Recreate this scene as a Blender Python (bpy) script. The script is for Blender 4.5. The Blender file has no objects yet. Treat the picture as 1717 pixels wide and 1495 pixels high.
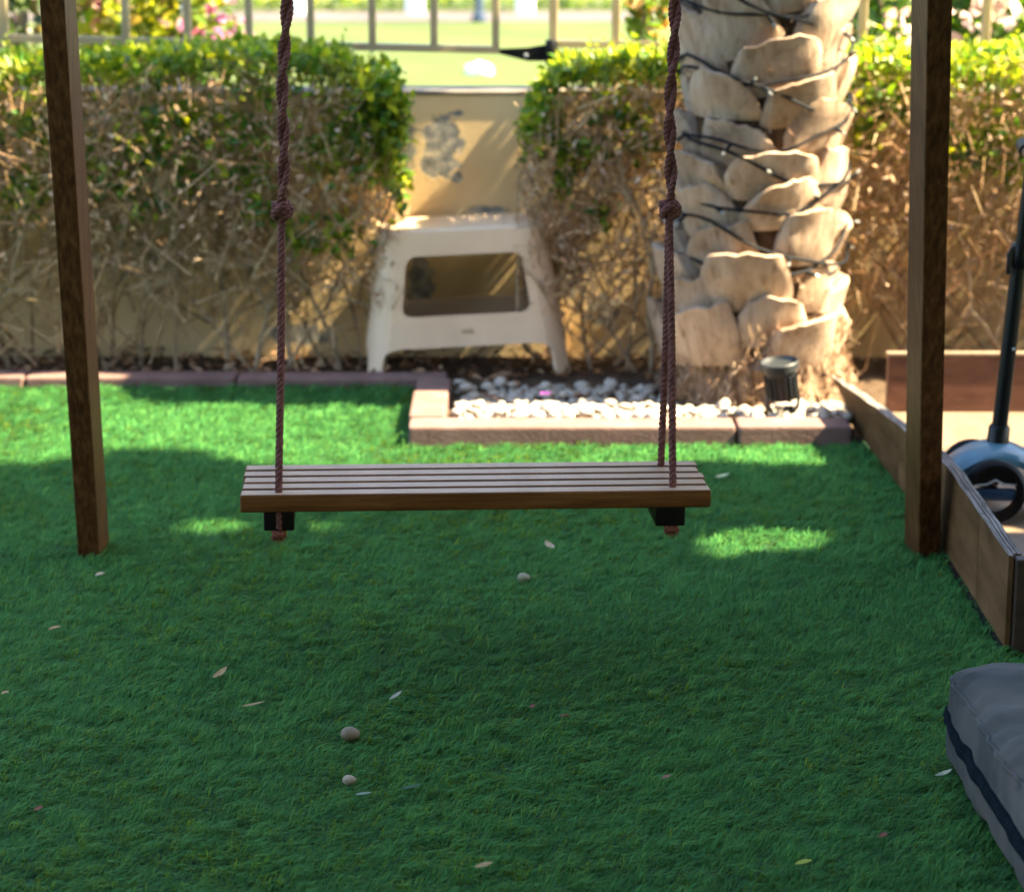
import bpy, bmesh, math, random
import numpy as np
from mathutils import Vector, Matrix

random.seed(7)
rng = np.random.default_rng(11)
scene = bpy.context.scene
COL = scene.collection
R = math.radians

# ------------------------------------------------------------------ camera
CAM_H, PITCH, FPX, W0, H0 = 1.2, R(13.5), 4050.0, 1717.0, 1495.0
cd = bpy.data.cameras.new('camera'); cam = bpy.data.objects.new('camera', cd); COL.objects.link(cam)
cam.location = (0, 0, CAM_H); cam.rotation_euler = (R(90) - PITCH, 0, 0)
cd.sensor_fit = 'HORIZONTAL'; cd.sensor_width = 36.0; cd.lens = FPX / W0 * 36.0
cd.clip_start = 0.05; cd.clip_end = 1000
cd.dof.use_dof = True; cd.dof.focus_distance = 3.38; cd.dof.aperture_fstop = 5.2
cd.dof.aperture_blades = 0
scene.camera = cam

# ------------------------------------------------------------------ sky, sun, exposure
SUN_EL, SUN_AZ = R(50), R(-4)          # azimuth from +X towards +Y
S = Vector((math.cos(SUN_EL) * math.cos(SUN_AZ), math.cos(SUN_EL) * math.sin(SUN_AZ), math.sin(SUN_EL)))
world = bpy.data.worlds.new('World'); scene.world = world; world.use_nodes = True
wn = world.node_tree; wn.nodes.clear()
wo = wn.nodes.new('ShaderNodeOutputWorld'); wb = wn.nodes.new('ShaderNodeBackground'); sk = wn.nodes.new('ShaderNodeTexSky')
sk.sky_type = 'NISHITA'; sk.sun_disc = False; sk.sun_elevation = SUN_EL; sk.sun_rotation = R(90) - SUN_AZ
sk.air_density = 1.0; sk.dust_density = 1.4; sk.ozone_density = 1.3
wb.inputs['Strength'].default_value = 0.085
wn.links.new(sk.outputs[0], wb.inputs[0]); wn.links.new(wb.outputs[0], wo.inputs[0])
sl = bpy.data.lights.new('sun', 'SUN'); sl.energy = 4.3; sl.angle = R(0.53); sl.color = (1.0, 0.85, 0.57)
so = bpy.data.objects.new('sun', sl); COL.objects.link(so); so.rotation_euler = S.to_track_quat('Z', 'Y').to_euler(); so.location = S * 20
vs = scene.view_settings; vs.view_transform = 'Standard'; vs.look = 'None'; vs.exposure = 3.5; vs.gamma = 1.0; vs.use_curve_mapping = False
scene.cycles.use_denoising = True; scene.cycles.denoiser = 'OPENIMAGEDENOISE'; scene.cycles.denoising_input_passes = 'RGB_ALBEDO_NORMAL'; scene.cycles.denoising_prefilter = 'ACCURATE'
scene.cycles.max_bounces = 8; scene.cycles.transparent_max_bounces = 8
scene.cycles.sample_clamp_indirect = 8.0

# ------------------------------------------------------------------ helpers
cP, sP = math.cos(PITCH), math.sin(PITCH)
def pix(px, py, Y=None, z=None, X=None):
    """world point seen at a photo pixel, at a given depth Y, height z or side X"""
    u = (px - W0 / 2) / FPX; v = (H0 / 2 - py) / FPX
    d = Vector((u, cP + v * sP, -sP + v * cP))
    t = Y / d.y if Y is not None else ((z - CAM_H) / d.z if z is not None else X / d.x)
    return Vector((0, 0, CAM_H)) + d * t

BASE = {}
def thing(name, label, cat, loc=(0, 0, 0), group=None):
    o = bpy.data.objects.new(name, None); COL.objects.link(o); o.location = loc; o.empty_display_size = 0.1
    o['label'] = label; o['category'] = cat
    if group: o['group'] = group
    BASE[o] = Vector(loc)
    return o

class MB:
    def __init__(s): s.v = []; s.f = []
    def add(s, vs_, fs_):
        n = len(s.v); s.v += [tuple(p) for p in vs_]; s.f += [tuple(i + n for i in f) for f in fs_]; return s
    def box(s, lo, hi, m=None):
        (a, b, c), (d, e, f) = lo, hi
        vs_ = [Vector(p) for p in ((a,b,c),(d,b,c),(d,e,c),(a,e,c),(a,b,f),(d,b,f),(d,e,f),(a,e,f))]
        if m is not None: vs_ = [m @ p for p in vs_]
        return s.add(vs_, [(0,3,2,1),(4,5,6,7),(0,1,5,4),(1,2,6,5),(2,3,7,6),(3,0,4,7)])
    def tube(s, pts, rad, n=6, cap=True):
        pts = [Vector(p) for p in pts]; k = len(pts)
        if not hasattr(rad, '__len__'): rad = [rad] * k
        ref = None; rings = []
        for i, p in enumerate(pts):
            t = (pts[min(i + 1, k - 1)] - pts[max(i - 1, 0)]).normalized()
            if ref is None:
                ref = t.orthogonal().normalized()
            else:
                ref = (ref - t * ref.dot(t)).normalized()
            b = t.cross(ref)
            rings.append([p + (ref * math.cos(2*math.pi*j/n) + b * math.sin(2*math.pi*j/n)) * rad[i] for j in range(n)])
        vs_ = [q for r in rings for q in r]; fs_ = []
        for i in range(k - 1):
            for j in range(n):
                fs_.append((i*n+j, i*n+(j+1)%n, (i+1)*n+(j+1)%n, (i+1)*n+j))
        if cap: fs_ += [tuple(range(n))[::-1], tuple((k-1)*n + j for j in range(n))]
        return s.add(vs_, fs_)
    def lathe(s, prof, n=24, m=None, close=False):
        vs_ = [Vector((r*math.cos(2*math.pi*j/n), r*math.sin(2*math.pi*j/n), z)) for r, z in prof for j in range(n)]
        if m is not None: vs_ = [m @ p for p in vs_]
        k = len(prof); fs_ = []
        for i in range(k if close else k - 1):
            a, b = i, (i + 1) % k
            for j in range(n): fs_.append((a*n+j, a*n+(j+1)%n, b*n+(j+1)%n, b*n+j))
        if not close: fs_ += [tuple(range(n))[::-1], tuple((k-1)*n+j for j in range(n))]
        return s.add(vs_, fs_)
    def mesh(s, name='m'):
        me = bpy.data.meshes.new(name); me.from_pydata(s.v, [], s.f); me.validate(); me.update(); return me

def bevel(me, w, seg=2, ang=40):
    bm = bmesh.new(); bm.from_mesh(me)
    es = [e for e in bm.edges if e.is_manifold and e.calc_face_angle(0) > R(ang)]
    bmesh.ops.bevel(bm, geom=es, offset=w, segments=seg, affect='EDGES', profile=0.6)
    bm.to_mesh(me); bm.free(); return me
def recalc(me):
    bm = bmesh.new(); bm.from_mesh(me); bmesh.ops.recalc_face_normals(bm, faces=bm.faces); bm.to_mesh(me); bm.free(); return me
def smooth(me, ang=None):
    me.polygons.foreach_set('use_smooth', [True] * len(me.polygons))
    if ang is not None: me.set_sharp_from_angle(angle=R(ang))
    return me
def _me(m): return m.mesh() if isinstance(m, MB) else m
def link(name, me, mat, parent=None, kind=None, label=None):
    o = bpy.data.objects.new(name, me); COL.objects.link(o)
    if mat is not None and not me.materials: me.materials.append(mat)
    if parent is not None: o.parent = parent
    if kind: o['kind'] = kind
    if label: o['label'] = label
    return o
def part(name, m, mat, parent, kind=None, label=None, sm=None):
    """m in world coordinates; moved into the frame of its thing"""
    me = _me(m); b = BASE[parent]
    me.transform(Matrix.Translation(-b))
    if sm is not None: smooth(me, sm)
    o = link(name, me, mat, parent, kind, label); BASE[o] = b
    return o
def single(name, m, mat, label, cat, loc, group=None, sm=None):
    me = _me(m); me.transform(Matrix.Translation(-Vector(loc)))
    if sm is not None: smooth(me, sm)
    o = link(name, me, mat); o.location = loc; o['label'] = label; o['category'] = cat
    if group: o['group'] = group
    BASE[o] = Vector(loc)
    return o
def struct(name, m, mat, sm=None, kind='structure', label=None):
    me = _me(m)
    if sm is not None: smooth(me, sm)
    o = link(name, me, mat, None, kind, label); BASE[o] = Vector((0, 0, 0)); return o

# ------------------------------------------------------------------ materials
def nodes(name):
    m = bpy.data.materials.new(name); m.use_nodes = True; nt = m.node_tree
    return m, nt, nt.nodes['Principled BSDF'], nt.nodes['Material Output']
def ramp(nt, stops):
    r = nt.nodes.new('ShaderNodeValToRGB'); e = r.color_ramp.elements
    while len(e) < len(stops): e.new(0.5)
    for x, (p, c) in zip(e, stops): x.position = p; x.color = (*c, 1) if len(c) == 3 else c
    return r
def noise_(nt, vec, scale, detail=4, rough=0.55, dist=0.0):
    n = nt.nodes.new('ShaderNodeTexNoise'); n.inputs['Scale'].default_value = scale
    n.inputs['Detail'].default_value = detail; n.inputs['Roughness'].default_value = rough; n.inputs['Distortion'].default_value = dist
    if vec is not None: nt.links.new(vec, n.inputs['Vector'])
    return n
def mapped(nt, scale=(1, 1, 1), kind='Object', rot=(0, 0, 0)):
    tc = nt.nodes.new('ShaderNodeTexCoord'); mp = nt.nodes.new('ShaderNodeMapping')
    mp.inputs['Scale'].default_value = scale; mp.inputs['Rotation'].default_value = rot
    nt.links.new(tc.outputs[kind], mp.inputs['Vector']); return mp.outputs[0]
def M(name, stops, scale=8, stretch=(1, 1, 1), rough=0.6, spec=0.4, bump=0.0, bscale=None, detail=5, metal=0.0, dist=0.0, obj_rand=0.0, rrange=None):
    m, nt, p, out = nodes(name); L = nt.links
    vec = mapped(nt, stretch)
    if obj_rand:
        oi = nt.nodes.new('ShaderNodeObjectInfo'); ad = nt.nodes.new('ShaderNodeVectorMath'); ad.operation = 'ADD'
        cb = nt.nodes.new('ShaderNodeCombineXYZ'); mu = nt.nodes.new('ShaderNodeMath'); mu.operation = 'MULTIPLY'; mu.inputs[1].default_value = 37.0
        L.new(oi.outputs['Random'], mu.inputs[0])
        for i in range(3): L.new(mu.outputs[0], cb.inputs[i])
        L.new(vec, ad.inputs[0]); L.new(cb.outputs[0], ad.inputs[1]); vec = ad.outputs[0]
    n = noise_(nt, vec, scale, detail, 0.6, dist)
    r = ramp(nt, stops); L.new(n.outputs['Fac'], r.inputs[0])
    colout = r.outputs[0]
    if obj_rand:
        hs = nt.nodes.new('ShaderNodeHueSaturation'); mr = nt.nodes.new('ShaderNodeMapRange')
        mr.inputs['To Min'].default_value = 1 - obj_rand; mr.inputs['To Max'].default_value = 1 + obj_rand
        L.new(oi.outputs['Random'], mr.inputs['Value']); L.new(mr.outputs[0], hs.inputs['Value']); L.new(colout, hs.inputs['Color']); colout = hs.outputs[0]
    L.new(colout, p.inputs['Base Color'])
    p.inputs['Roughness'].default_value = rough; p.inputs['Specular IOR Level'].default_value = spec; p.inputs['Metallic'].default_value = metal
    if rrange:
        mr2 = nt.nodes.new('ShaderNodeMapRange'); mr2.inputs['To Min'].default_value, mr2.inputs['To Max'].default_value = rrange
        L.new(n.outputs['Fac'], mr2.inputs['Value']); L.new(mr2.outputs[0], p.inputs['Roughness'])
    if bump:
        nb = noise_(nt, vec, bscale or scale * 2, 6, 0.6)
        b = nt.nodes.new('ShaderNodeBump'); b.inputs['Strength'].default_value = bump; b.inputs['Distance'].default_value = 0.01
        L.new(nb.outputs['Fac'], b.inputs['Height']); L.new(b.outputs[0], p.inputs['Normal'])
    return m
def leaf_mat(name, transl=0.4, rough=0.45, spec=0.4, tmul=(1.3, 1.5, 0.6), stint=None):
    """colour from the per-leaf attribute; thin leaves let light through"""
    m, nt, p, out = nodes(name); L = nt.links
    at = nt.nodes.new('ShaderNodeAttribute'); at.attribute_name = 'Col'
    L.new(at.outputs['Color'], p.inputs['Base Color']); p.inputs['Roughness'].default_value = rough; p.inputs['Specular IOR Level'].default_value = spec
    if stint: p.inputs['Specular Tint'].default_value = (*stint, 1)
    tr = nt.nodes.new('ShaderNodeBsdfTranslucent'); mu = nt.nodes.new('ShaderNodeMix'); mu.data_type = 'RGBA'; mu.blend_type = 'MULTIPLY'
    mu.inputs['Factor'].default_value = 1.0; mu.inputs['B'].default_value = (*tmul, 1)
    L.new(at.outputs['Color'], mu.inputs['A']); L.new(mu.outputs['Result'], tr.inputs['Color'])
    ms = nt.nodes.new('ShaderNodeMixShader'); ms.inputs[0].default_value = transl
    L.new(p.outputs[0], ms.inputs[1]); L.new(tr.outputs[0], ms.inputs[2]); L.new(ms.outputs[0], out.inputs['Surface'])
    return m
def flat(name, c, rough=0.5, spec=0.4, metal=0.0, var=0.25, scale=30, bump=0.0):
    lo = tuple(x * (1 - var) for x in c); hi = tuple(min(1, x * (1 + var)) for x in c)
    return M(name, [(0.3, lo), (0.7, hi)], scale=scale, rough=rough, spec=spec, metal=metal, bump=bump)

MAT = {}
MAT['turf'] = leaf_mat('turf_fibre', 0.36, 0.5, 0.05, (3.2, 1.4, 0.35), (1.0, 0.85, 0.35))
MAT['leaf'] = leaf_mat('hedge_leaf', 0.5, 0.38, 0.4, (1.6, 1.45, 0.3))
MAT['treeleaf'] = leaf_mat('tree_leaf', 0.06, 0.5, 0.3, (1.2, 1.3, 0.5))
MAT['dry'] = leaf_mat('dry_leaf', 0.25, 0.7, 0.2, (1.2, 1.0, 0.8))
MAT['petal'] = leaf_mat('petal', 0.4, 0.6, 0.2, (1.2, 1.0, 1.0))
MAT['turf_base'] = M('turf_backing', [(0.3, (0.006, 0.03, 0.014)), (0.7, (0.015, 0.06, 0.025))], scale=60, rough=0.9)
MAT['lawn'] = M('park_lawn', [(0.25, (0.042, 0.062, 0.015)), (0.5, (0.060, 0.080, 0.021)), (0.8, (0.082, 0.095, 0.030))], scale=0.9, rough=0.9, spec=0.1, bump=0.4, bscale=40, detail=8)
MAT['path'] = M('path_paving', [(0.3, (0.060, 0.046, 0.040)), (0.7, (0.085, 0.067, 0.060))], scale=3, rough=0.85, detail=8)
MAT['soil'] = M('soil', [(0.3, (0.03, 0.02, 0.013)), (0.7, (0.10, 0.065, 0.04))], scale=25, rough=0.95, spec=0.1, bump=0.8, bscale=60)
MAT['kerb'] = M('kerb_concrete', [(0.25, (0.12, 0.068, 0.056)), (0.55, (0.165, 0.098, 0.082)), (0.8, (0.215, 0.14, 0.12))], scale=14, rough=0.85, spec=0.2, bump=0.25, bscale=120, obj_rand=0.08, detail=8)
MAT['stone'] = M('white_pebble', [(0.3, (0.24, 0.195, 0.145)), (0.65, (0.46, 0.395, 0.315))], scale=20, rough=0.6, obj_rand=0.12)
MAT['plastic'] = M('stool_plastic', [(0.35, (0.62, 0.44, 0.29)), (0.7, (0.75, 0.55, 0.37))], scale=5, rough=0.5, spec=0.4)
MAT['post'] = M('stained_timber', [(0.28, (0.022, 0.007, 0.0018)), (0.5, (0.070, 0.027, 0.0078)), (0.75, (0.135, 0.060, 0.020))], scale=5, stretch=(26, 26, 0.6), rough=0.5, spec=0.14, bump=0.12, bscale=8, dist=0.25, obj_rand=0.1)
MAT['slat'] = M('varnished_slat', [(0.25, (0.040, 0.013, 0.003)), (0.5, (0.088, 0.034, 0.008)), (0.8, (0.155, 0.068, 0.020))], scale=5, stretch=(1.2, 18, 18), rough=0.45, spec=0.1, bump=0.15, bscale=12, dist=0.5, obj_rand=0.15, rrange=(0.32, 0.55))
def paint_sky_sheen(m, c, amt):  # paler upward faces: sky reflection painted into the base colour
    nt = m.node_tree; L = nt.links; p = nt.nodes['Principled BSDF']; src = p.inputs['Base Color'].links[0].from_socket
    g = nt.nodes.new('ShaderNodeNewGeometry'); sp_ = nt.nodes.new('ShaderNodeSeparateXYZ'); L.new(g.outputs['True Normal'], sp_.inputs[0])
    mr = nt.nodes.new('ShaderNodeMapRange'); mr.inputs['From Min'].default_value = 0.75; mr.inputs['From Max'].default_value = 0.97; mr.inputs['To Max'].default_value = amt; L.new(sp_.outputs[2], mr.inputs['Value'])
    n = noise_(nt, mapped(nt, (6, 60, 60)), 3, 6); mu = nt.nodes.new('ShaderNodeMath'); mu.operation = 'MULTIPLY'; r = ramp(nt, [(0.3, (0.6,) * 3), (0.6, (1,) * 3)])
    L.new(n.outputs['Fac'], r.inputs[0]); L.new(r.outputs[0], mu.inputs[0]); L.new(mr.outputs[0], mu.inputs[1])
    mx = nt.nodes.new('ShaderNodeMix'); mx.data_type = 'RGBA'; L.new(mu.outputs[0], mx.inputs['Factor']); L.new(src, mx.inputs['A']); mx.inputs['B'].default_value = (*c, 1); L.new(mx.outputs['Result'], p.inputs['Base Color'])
paint_sky_sheen(MAT['slat'], (0.40, 0.265, 0.165), 0.9)
MAT['black'] = flat('black_wood', (0.005, 0.004, 0.0035), 0.5, 0.10)
MAT['rope'] = M('brown_rope', [(0.3, (0.075, 0.026, 0.022)), (0.7, (0.20, 0.085, 0.070))], scale=120, rough=0.9, spec=0.15, bump=0.5, bscale=600)
MAT['rope_end'] = M('frayed_rope', [(0.3, (0.10, 0.03, 0.02)), (0.7, (0.20, 0.075, 0.045))], scale=200, rough=0.95, spec=0.1)
def boot_material():
    m, nt, p, out = nodes('palm_boot'); L = nt.links
    tc = nt.nodes.new('ShaderNodeTexCoord'); oi = nt.nodes.new('ShaderNodeObjectInfo'); ad = nt.nodes.new('ShaderNodeVectorMath'); ad.operation = 'ADD'
    cb = nt.nodes.new('ShaderNodeCombineXYZ'); mu = nt.nodes.new('ShaderNodeMath'); mu.operation = 'MULTIPLY'; mu.inputs[1].default_value = 41.0
    L.new(oi.outputs['Random'], mu.inputs[0]); [L.new(mu.outputs[0], cb.inputs[k]) for k in range(3)]
    L.new(tc.outputs['Object'], ad.inputs[0]); L.new(cb.outputs[0], ad.inputs[1])
    def st(sc):
        mp = nt.nodes.new('ShaderNodeMapping'); mp.inputs['Scale'].default_value = sc; L.new(ad.outputs[0], mp.inputs['Vector']); return mp.outputs[0]
    n1 = noise_(nt, st((14, 14, 9)), 1.0, 6, 0.6, 0.6); r1 = ramp(nt, [(0.22, (0.12, 0.072, 0.042)), (0.40, (0.29, 0.20, 0.132)), (0.58, (0.39, 0.29, 0.205)), (0.8, (0.47, 0.375, 0.28))]); L.new(n1.outputs['Fac'], r1.inputs[0])
    n2 = noise_(nt, st((75, 75, 5)), 1.0, 7, 0.7, 0.3); r2 = ramp(nt, [(0.30, (0.22, 0.15, 0.10)), (0.42, (0.85, 0.82, 0.78)), (0.6, (1, 1, 1))]); L.new(n2.outputs['Fac'], r2.inputs[0])
    mx = nt.nodes.new('ShaderNodeMix'); mx.data_type = 'RGBA'; mx.blend_type = 'MULTIPLY'; mx.inputs['Factor'].default_value = 0.85
    L.new(r1.outputs[0], mx.inputs['A']); L.new(r2.outputs[0], mx.inputs['B']); hs = nt.nodes.new('ShaderNodeHueSaturation'); mr = nt.nodes.new('ShaderNodeMapRange'); mr.inputs['To Min'].default_value = 0.78; mr.inputs['To Max'].default_value = 1.15
    L.new(oi.outputs['Random'], mr.inputs['Value']); L.new(mr.outputs[0], hs.inputs['Value']); L.new(mx.outputs['Result'], hs.inputs['Color']); L.new(hs.outputs[0], p.inputs['Base Color'])
    p.inputs['Roughness'].default_value = 0.85; p.inputs['Specular IOR Level'].default_value = 0.12
    b = nt.nodes.new('ShaderNodeBump'); b.inputs['Strength'].default_value = 0.7; b.inputs['Distance'].default_value = 0.006
    L.new(n2.outputs['Fac'], b.inputs['Height']); L.new(b.outputs[0], p.inputs['Normal'])
    return m
MAT['boot'] = boot_material()
MAT['fibre'] = M('palm_fibre', [(0.25, (0.015, 0.008, 0.004)), (0.7, (0.10, 0.055, 0.028))], scale=14, stretch=(4, 4, 0.6), rough=0.95, spec=0.1, bump=1.0, bscale=30, detail=9)
MAT['roots'] = M('palm_roots', [(0.3, (0.06, 0.034, 0.018)), (0.5, (0.20, 0.13, 0.08)), (0.75, (0.33, 0.235, 0.16))], scale=18, stretch=(2, 2, 0.7), rough=0.9, spec=0.1, bump=1.0, bscale=40, detail=9)
MAT['wire'] = flat('black_cable', (0.005, 0.006, 0.008), 0.65, 0.08)
MAT['bulb'] = flat('clear_bulb', (0.22, 0.22, 0.2), 0.3, 0.4)
MAT['stem'] = M('hedge_stem', [(0.3, (0.17, 0.11, 0.06)), (0.7, (0.42, 0.31, 0.19))], scale=25, rough=0.85, spec=0.15)
MAT['rail'] = M('khaki_paint', [(0.3, (0.27, 0.20, 0.095)), (0.7, (0.35, 0.27, 0.14))], scale=9, rough=0.5, spec=0.4)
MAT['iron'] = flat('black_iron', (0.005, 0.005, 0.006), 0.5, 0.12)
MAT['spot'] = M('spot_plastic', [(0.3, (0.010, 0.012, 0.013)), (0.7, (0.022, 0.025, 0.026))], scale=30, rough=0.5)
MAT['ply'] = M('weathered_ply', [(0.25, (0.045, 0.022, 0.008)), (0.5, (0.098, 0.050, 0.020)), (0.8, (0.155, 0.086, 0.038))], scale=4, stretch=(8, 1.2, 5), rough=0.7, spec=0.08, bump=0.2, bscale=18, detail=8, dist=0.4, obj_rand=0.15)
MAT['ply_edge'] = M('ply_edge', [(0.35, (0.06, 0.052, 0.045)), (0.65, (0.24, 0.21, 0.18))], scale=9, stretch=(40, 1, 40), rough=0.85, spec=0.05)
MAT['redwood'] = M('red_brown_board', [(0.3, (0.05, 0.017, 0.009)), (0.55, (0.095, 0.037, 0.02)), (0.8, (0.15, 0.065, 0.035))], scale=5, stretch=(1.5, 8, 5), rough=0.55, spec=0.35, bump=0.1, detail=8, dist=0.5, obj_rand=0.01)
MAT['floorply'] = M('pale_ply', [(0.3, (0.12, 0.080, 0.050)), (0.7, (0.175, 0.125, 0.082))], scale=4, stretch=(8, 1, 1), rough=0.6, spec=0.3)
MAT['darkwood'] = M('dark_board', [(0.3, (0.012, 0.006, 0.003)), (0.7, (0.035, 0.018, 0.009))], scale=5, stretch=(1.5, 10, 10), rough=0.6, spec=0.3)
MAT['blue'] = flat('pale_blue_plastic', (0.055, 0.135, 0.178), 0.32, 0.5, var=0.08)
MAT['navy'] = flat('deep_blue_plastic', (0.006, 0.035, 0.09), 0.4, 0.4, var=0.1)
MAT['rubber'] = flat('black_rubber', (0.004, 0.004, 0.005), 0.55, 0.12)
MAT['tubeblack'] = flat('black_tube', (0.003, 0.004, 0.005), 0.35, 0.2)
MAT['silver'] = flat('silver_plastic', (0.5, 0.52, 0.54), 0.3, 0.5, metal=0.4)
MAT['zip'] = M('navy_tape', [(0.3, (0.002, 0.005, 0.008)), (0.7, (0.006, 0.011, 0.016))], scale=70, rough=0.8, spec=0.04, bump=0.4, bscale=200)
MAT['house'] = M('cream_render', [(0.3, (0.42, 0.36, 0.26)), (0.7, (0.5, 0.43, 0.32))], scale=6, rough=0.9, bump=0.1)
MAT['coping'] = M('coping_render', [(0.3, (0.10, 0.085, 0.065)), (0.7, (0.16, 0.14, 0.11))], scale=12, rough=0.9, bump=0.2)
MAT['glass'] = flat('dark_glass', (0.02, 0.025, 0.03), 0.08, 0.6)
MAT['bark'] = M('tree_bark', [(0.3, (0.06, 0.045, 0.03)), (0.7, (0.17, 0.13, 0.09))], scale=12, stretch=(3, 3, 0.6), rough=0.9, bump=0.8)
MAT['white'] = flat('white_paint', (0.72, 0.72, 0.7), 0.6)
MAT['navypost'] = flat('navy_paint', (0.03, 0.05, 0.085), 0.5)

WY_ = 5.95
def wall_material():
    m, nt, p, out = nodes('stained_wall'); L = nt.links
    def math_(op, a, b=None, clamp=False):
        n = nt.nodes.new('ShaderNodeMath'); n.operation = op; n.use_clamp = clamp
        for i, x in enumerate((a, b)):
            if x is None: continue
            if isinstance(x, (int, float)): n.inputs[i].default_value = x
            else: L.new(x, n.inputs[i])
        return n.outputs[0]
    vec = mapped(nt); sep = nt.nodes.new('ShaderNodeSeparateXYZ'); L.new(vec, sep.inputs[0])
    n1 = noise_(nt, vec, 3.0, 8); r1 = ramp(nt, [(0.25, (0.56, 0.38, 0.17)), (0.5, (0.66, 0.48, 0.24)), (0.75, (0.72, 0.56, 0.33))]); L.new(n1.outputs['Fac'], r1.inputs[0])
    nf = noise_(nt, vec, 36.0, 8, 0.7, 0.3)
    tot = None
    spots = [(662, 250, .06, .08), (742, 235, .055, .07), (735, 275, .055, .04), (945, 440, .075, .10), (705, 480, .04, .09), (765, 298, .02, .02),
             (765, 190, .02, .008), (600, 350, .05, .02), (820, 352, .05, .012), (1010, 520, .05, .05), (560, 480, .03, .02), (500, 560, .1, .03)]
    for px, py, rx, rz in spots:
        c = pix(px, py, Y=WY_)
        dx = math_('MULTIPLY', math_('SUBTRACT', sep.outputs[0], c.x), 1 / rx); dz = math_('MULTIPLY', math_('SUBTRACT', sep.outputs[2], c.z), 1 / rz)
        d = math_('SQRT', math_('ADD', math_('MULTIPLY', dx, dx), math_('MULTIPLY', dz, dz)))
        mk = math_('SUBTRACT', 1.35, d, True)
        tot = mk if tot is None else math_('MAXIMUM', tot, mk)
    val = math_('ADD', math_('MULTIPLY', nf.outputs['Fac'], 1.5), math_('MULTIPLY', tot, 0.72))
    mask = nt.nodes.new('ShaderNodeMapRange'); mask.inputs['From Min'].default_value = 1.06; mask.inputs['From Max'].default_value = 1.15; L.new(val, mask.inputs['Value'])
    n2 = noise_(nt, vec, 40.0, 5); r2 = ramp(nt, [(0.30, (0.10, 0.105, 0.095)), (0.5, (0.26, 0.25, 0.21)), (0.65, (0.46, 0.40, 0.29))]); L.new(n2.outputs['Fac'], r2.inputs[0])
    mx = nt.nodes.new('ShaderNodeMix'); mx.data_type = 'RGBA'; L.new(mask.outputs[0], mx.inputs['Factor']); L.new(r1.outputs[0], mx.inputs['A']); L.new(r2.outputs[0], mx.inputs['B'])
    L.new(mx.outputs['Result'], p.inputs['Base Color']); p.inputs['Roughness'].default_value = 0.9; p.inputs['Specular IOR Level'].default_value = 0.15
    b = nt.nodes.new('ShaderNodeBump'); b.inputs['Strength'].default_value = 0.35; b.inputs['Distance'].default_value = 0.004
    hgt = math_('SUBTRACT', math_('MULTIPLY', noise_(nt, vec, 90, 6).outputs['Fac'], 0.5), mask.outputs[0]); L.new(hgt, b.inputs['Height']); L.new(b.outputs[0], p.inputs['Normal'])
    return m
MAT['wall'] = wall_material()
def cushion_material():
    m, nt, p, out = nodes('grey_canvas'); L = nt.links
    vec = mapped(nt)
    n1 = noise_(nt, vec, 7.0, 4, 0.5, 0.5); r1 = ramp(nt, [(0.33, (0.022, 0.024, 0.023)), (0.5, (0.050, 0.048, 0.043)), (0.68, (0.080, 0.070, 0.060))]); L.new(n1.outputs['Fac'], r1.inputs[0])
    n2 = noise_(nt, vec, 24.0, 3, 0.5); r2 = ramp(nt, [(0.66, (1, 1, 1)), (0.74, (0.5, 0.5, 0.58))]); L.new(n2.outputs['Fac'], r2.inputs[0])  # dark blotches: fold shadows put into the fabric colour
    mx = nt.nodes.new('ShaderNodeMix'); mx.data_type = 'RGBA'; mx.blend_type = 'MULTIPLY'; mx.inputs['Factor'].default_value = 1
    L.new(r1.outputs[0], mx.inputs['A']); L.new(r2.outputs[0], mx.inputs['B']); L.new(mx.outputs['Result'], p.inputs['Base Color'])
    p.inputs['Roughness'].default_value = 0.85; p.inputs['Specular IOR Level'].default_value = 0.2
    w = noise_(nt, vec, 900, 2); b = nt.nodes.new('ShaderNodeBump'); b.inputs['Strength'].default_value = 0.25; b.inputs['Distance'].default_value = 0.002
    L.new(w.outputs['Fac'], b.inputs['Height']); L.new(b.outputs[0], p.inputs['Normal'])
    return m
MAT['cushion'] = cushion_material()

# ------------------------------------------------------------------ numpy mesh makers
def np_mesh(name, verts, faces_flat, face_n, cols=None, sm=True):
    """verts (N,3); faces given as flat index array with face_n corners each"""
    me = bpy.data.meshes.new(name)
    me.vertices.add(len(verts)); me.vertices.foreach_set('co', np.ascontiguousarray(verts, dtype=np.float32).ravel())
    me.loops.add(len(faces_flat)); me.loops.foreach_set('vertex_index', np.ascontiguousarray(faces_flat, dtype=np.int32))
    nf = len(face_n); me.polygons.add(nf)
    st = np.concatenate([[0], np.cumsum(face_n)[:-1]]).astype(np.int32)
    me.polygons.foreach_set('loop_start', st)
    if sm: me.polygons.foreach_set('use_smooth', np.ones(nf, dtype=bool))
    me.update(calc_edges=True)
    if cols is not None:
        a = me.color_attributes.new('Col', 'FLOAT_COLOR', 'POINT')
        c4 = np.ones((len(verts), 4), dtype=np.float32); c4[:, :3] = cols
        a.data.foreach_set('color', c4.ravel())
    return me
def unit(a): return a / (np.linalg.norm(a, axis=1, keepdims=True) + 1e-9)
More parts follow.
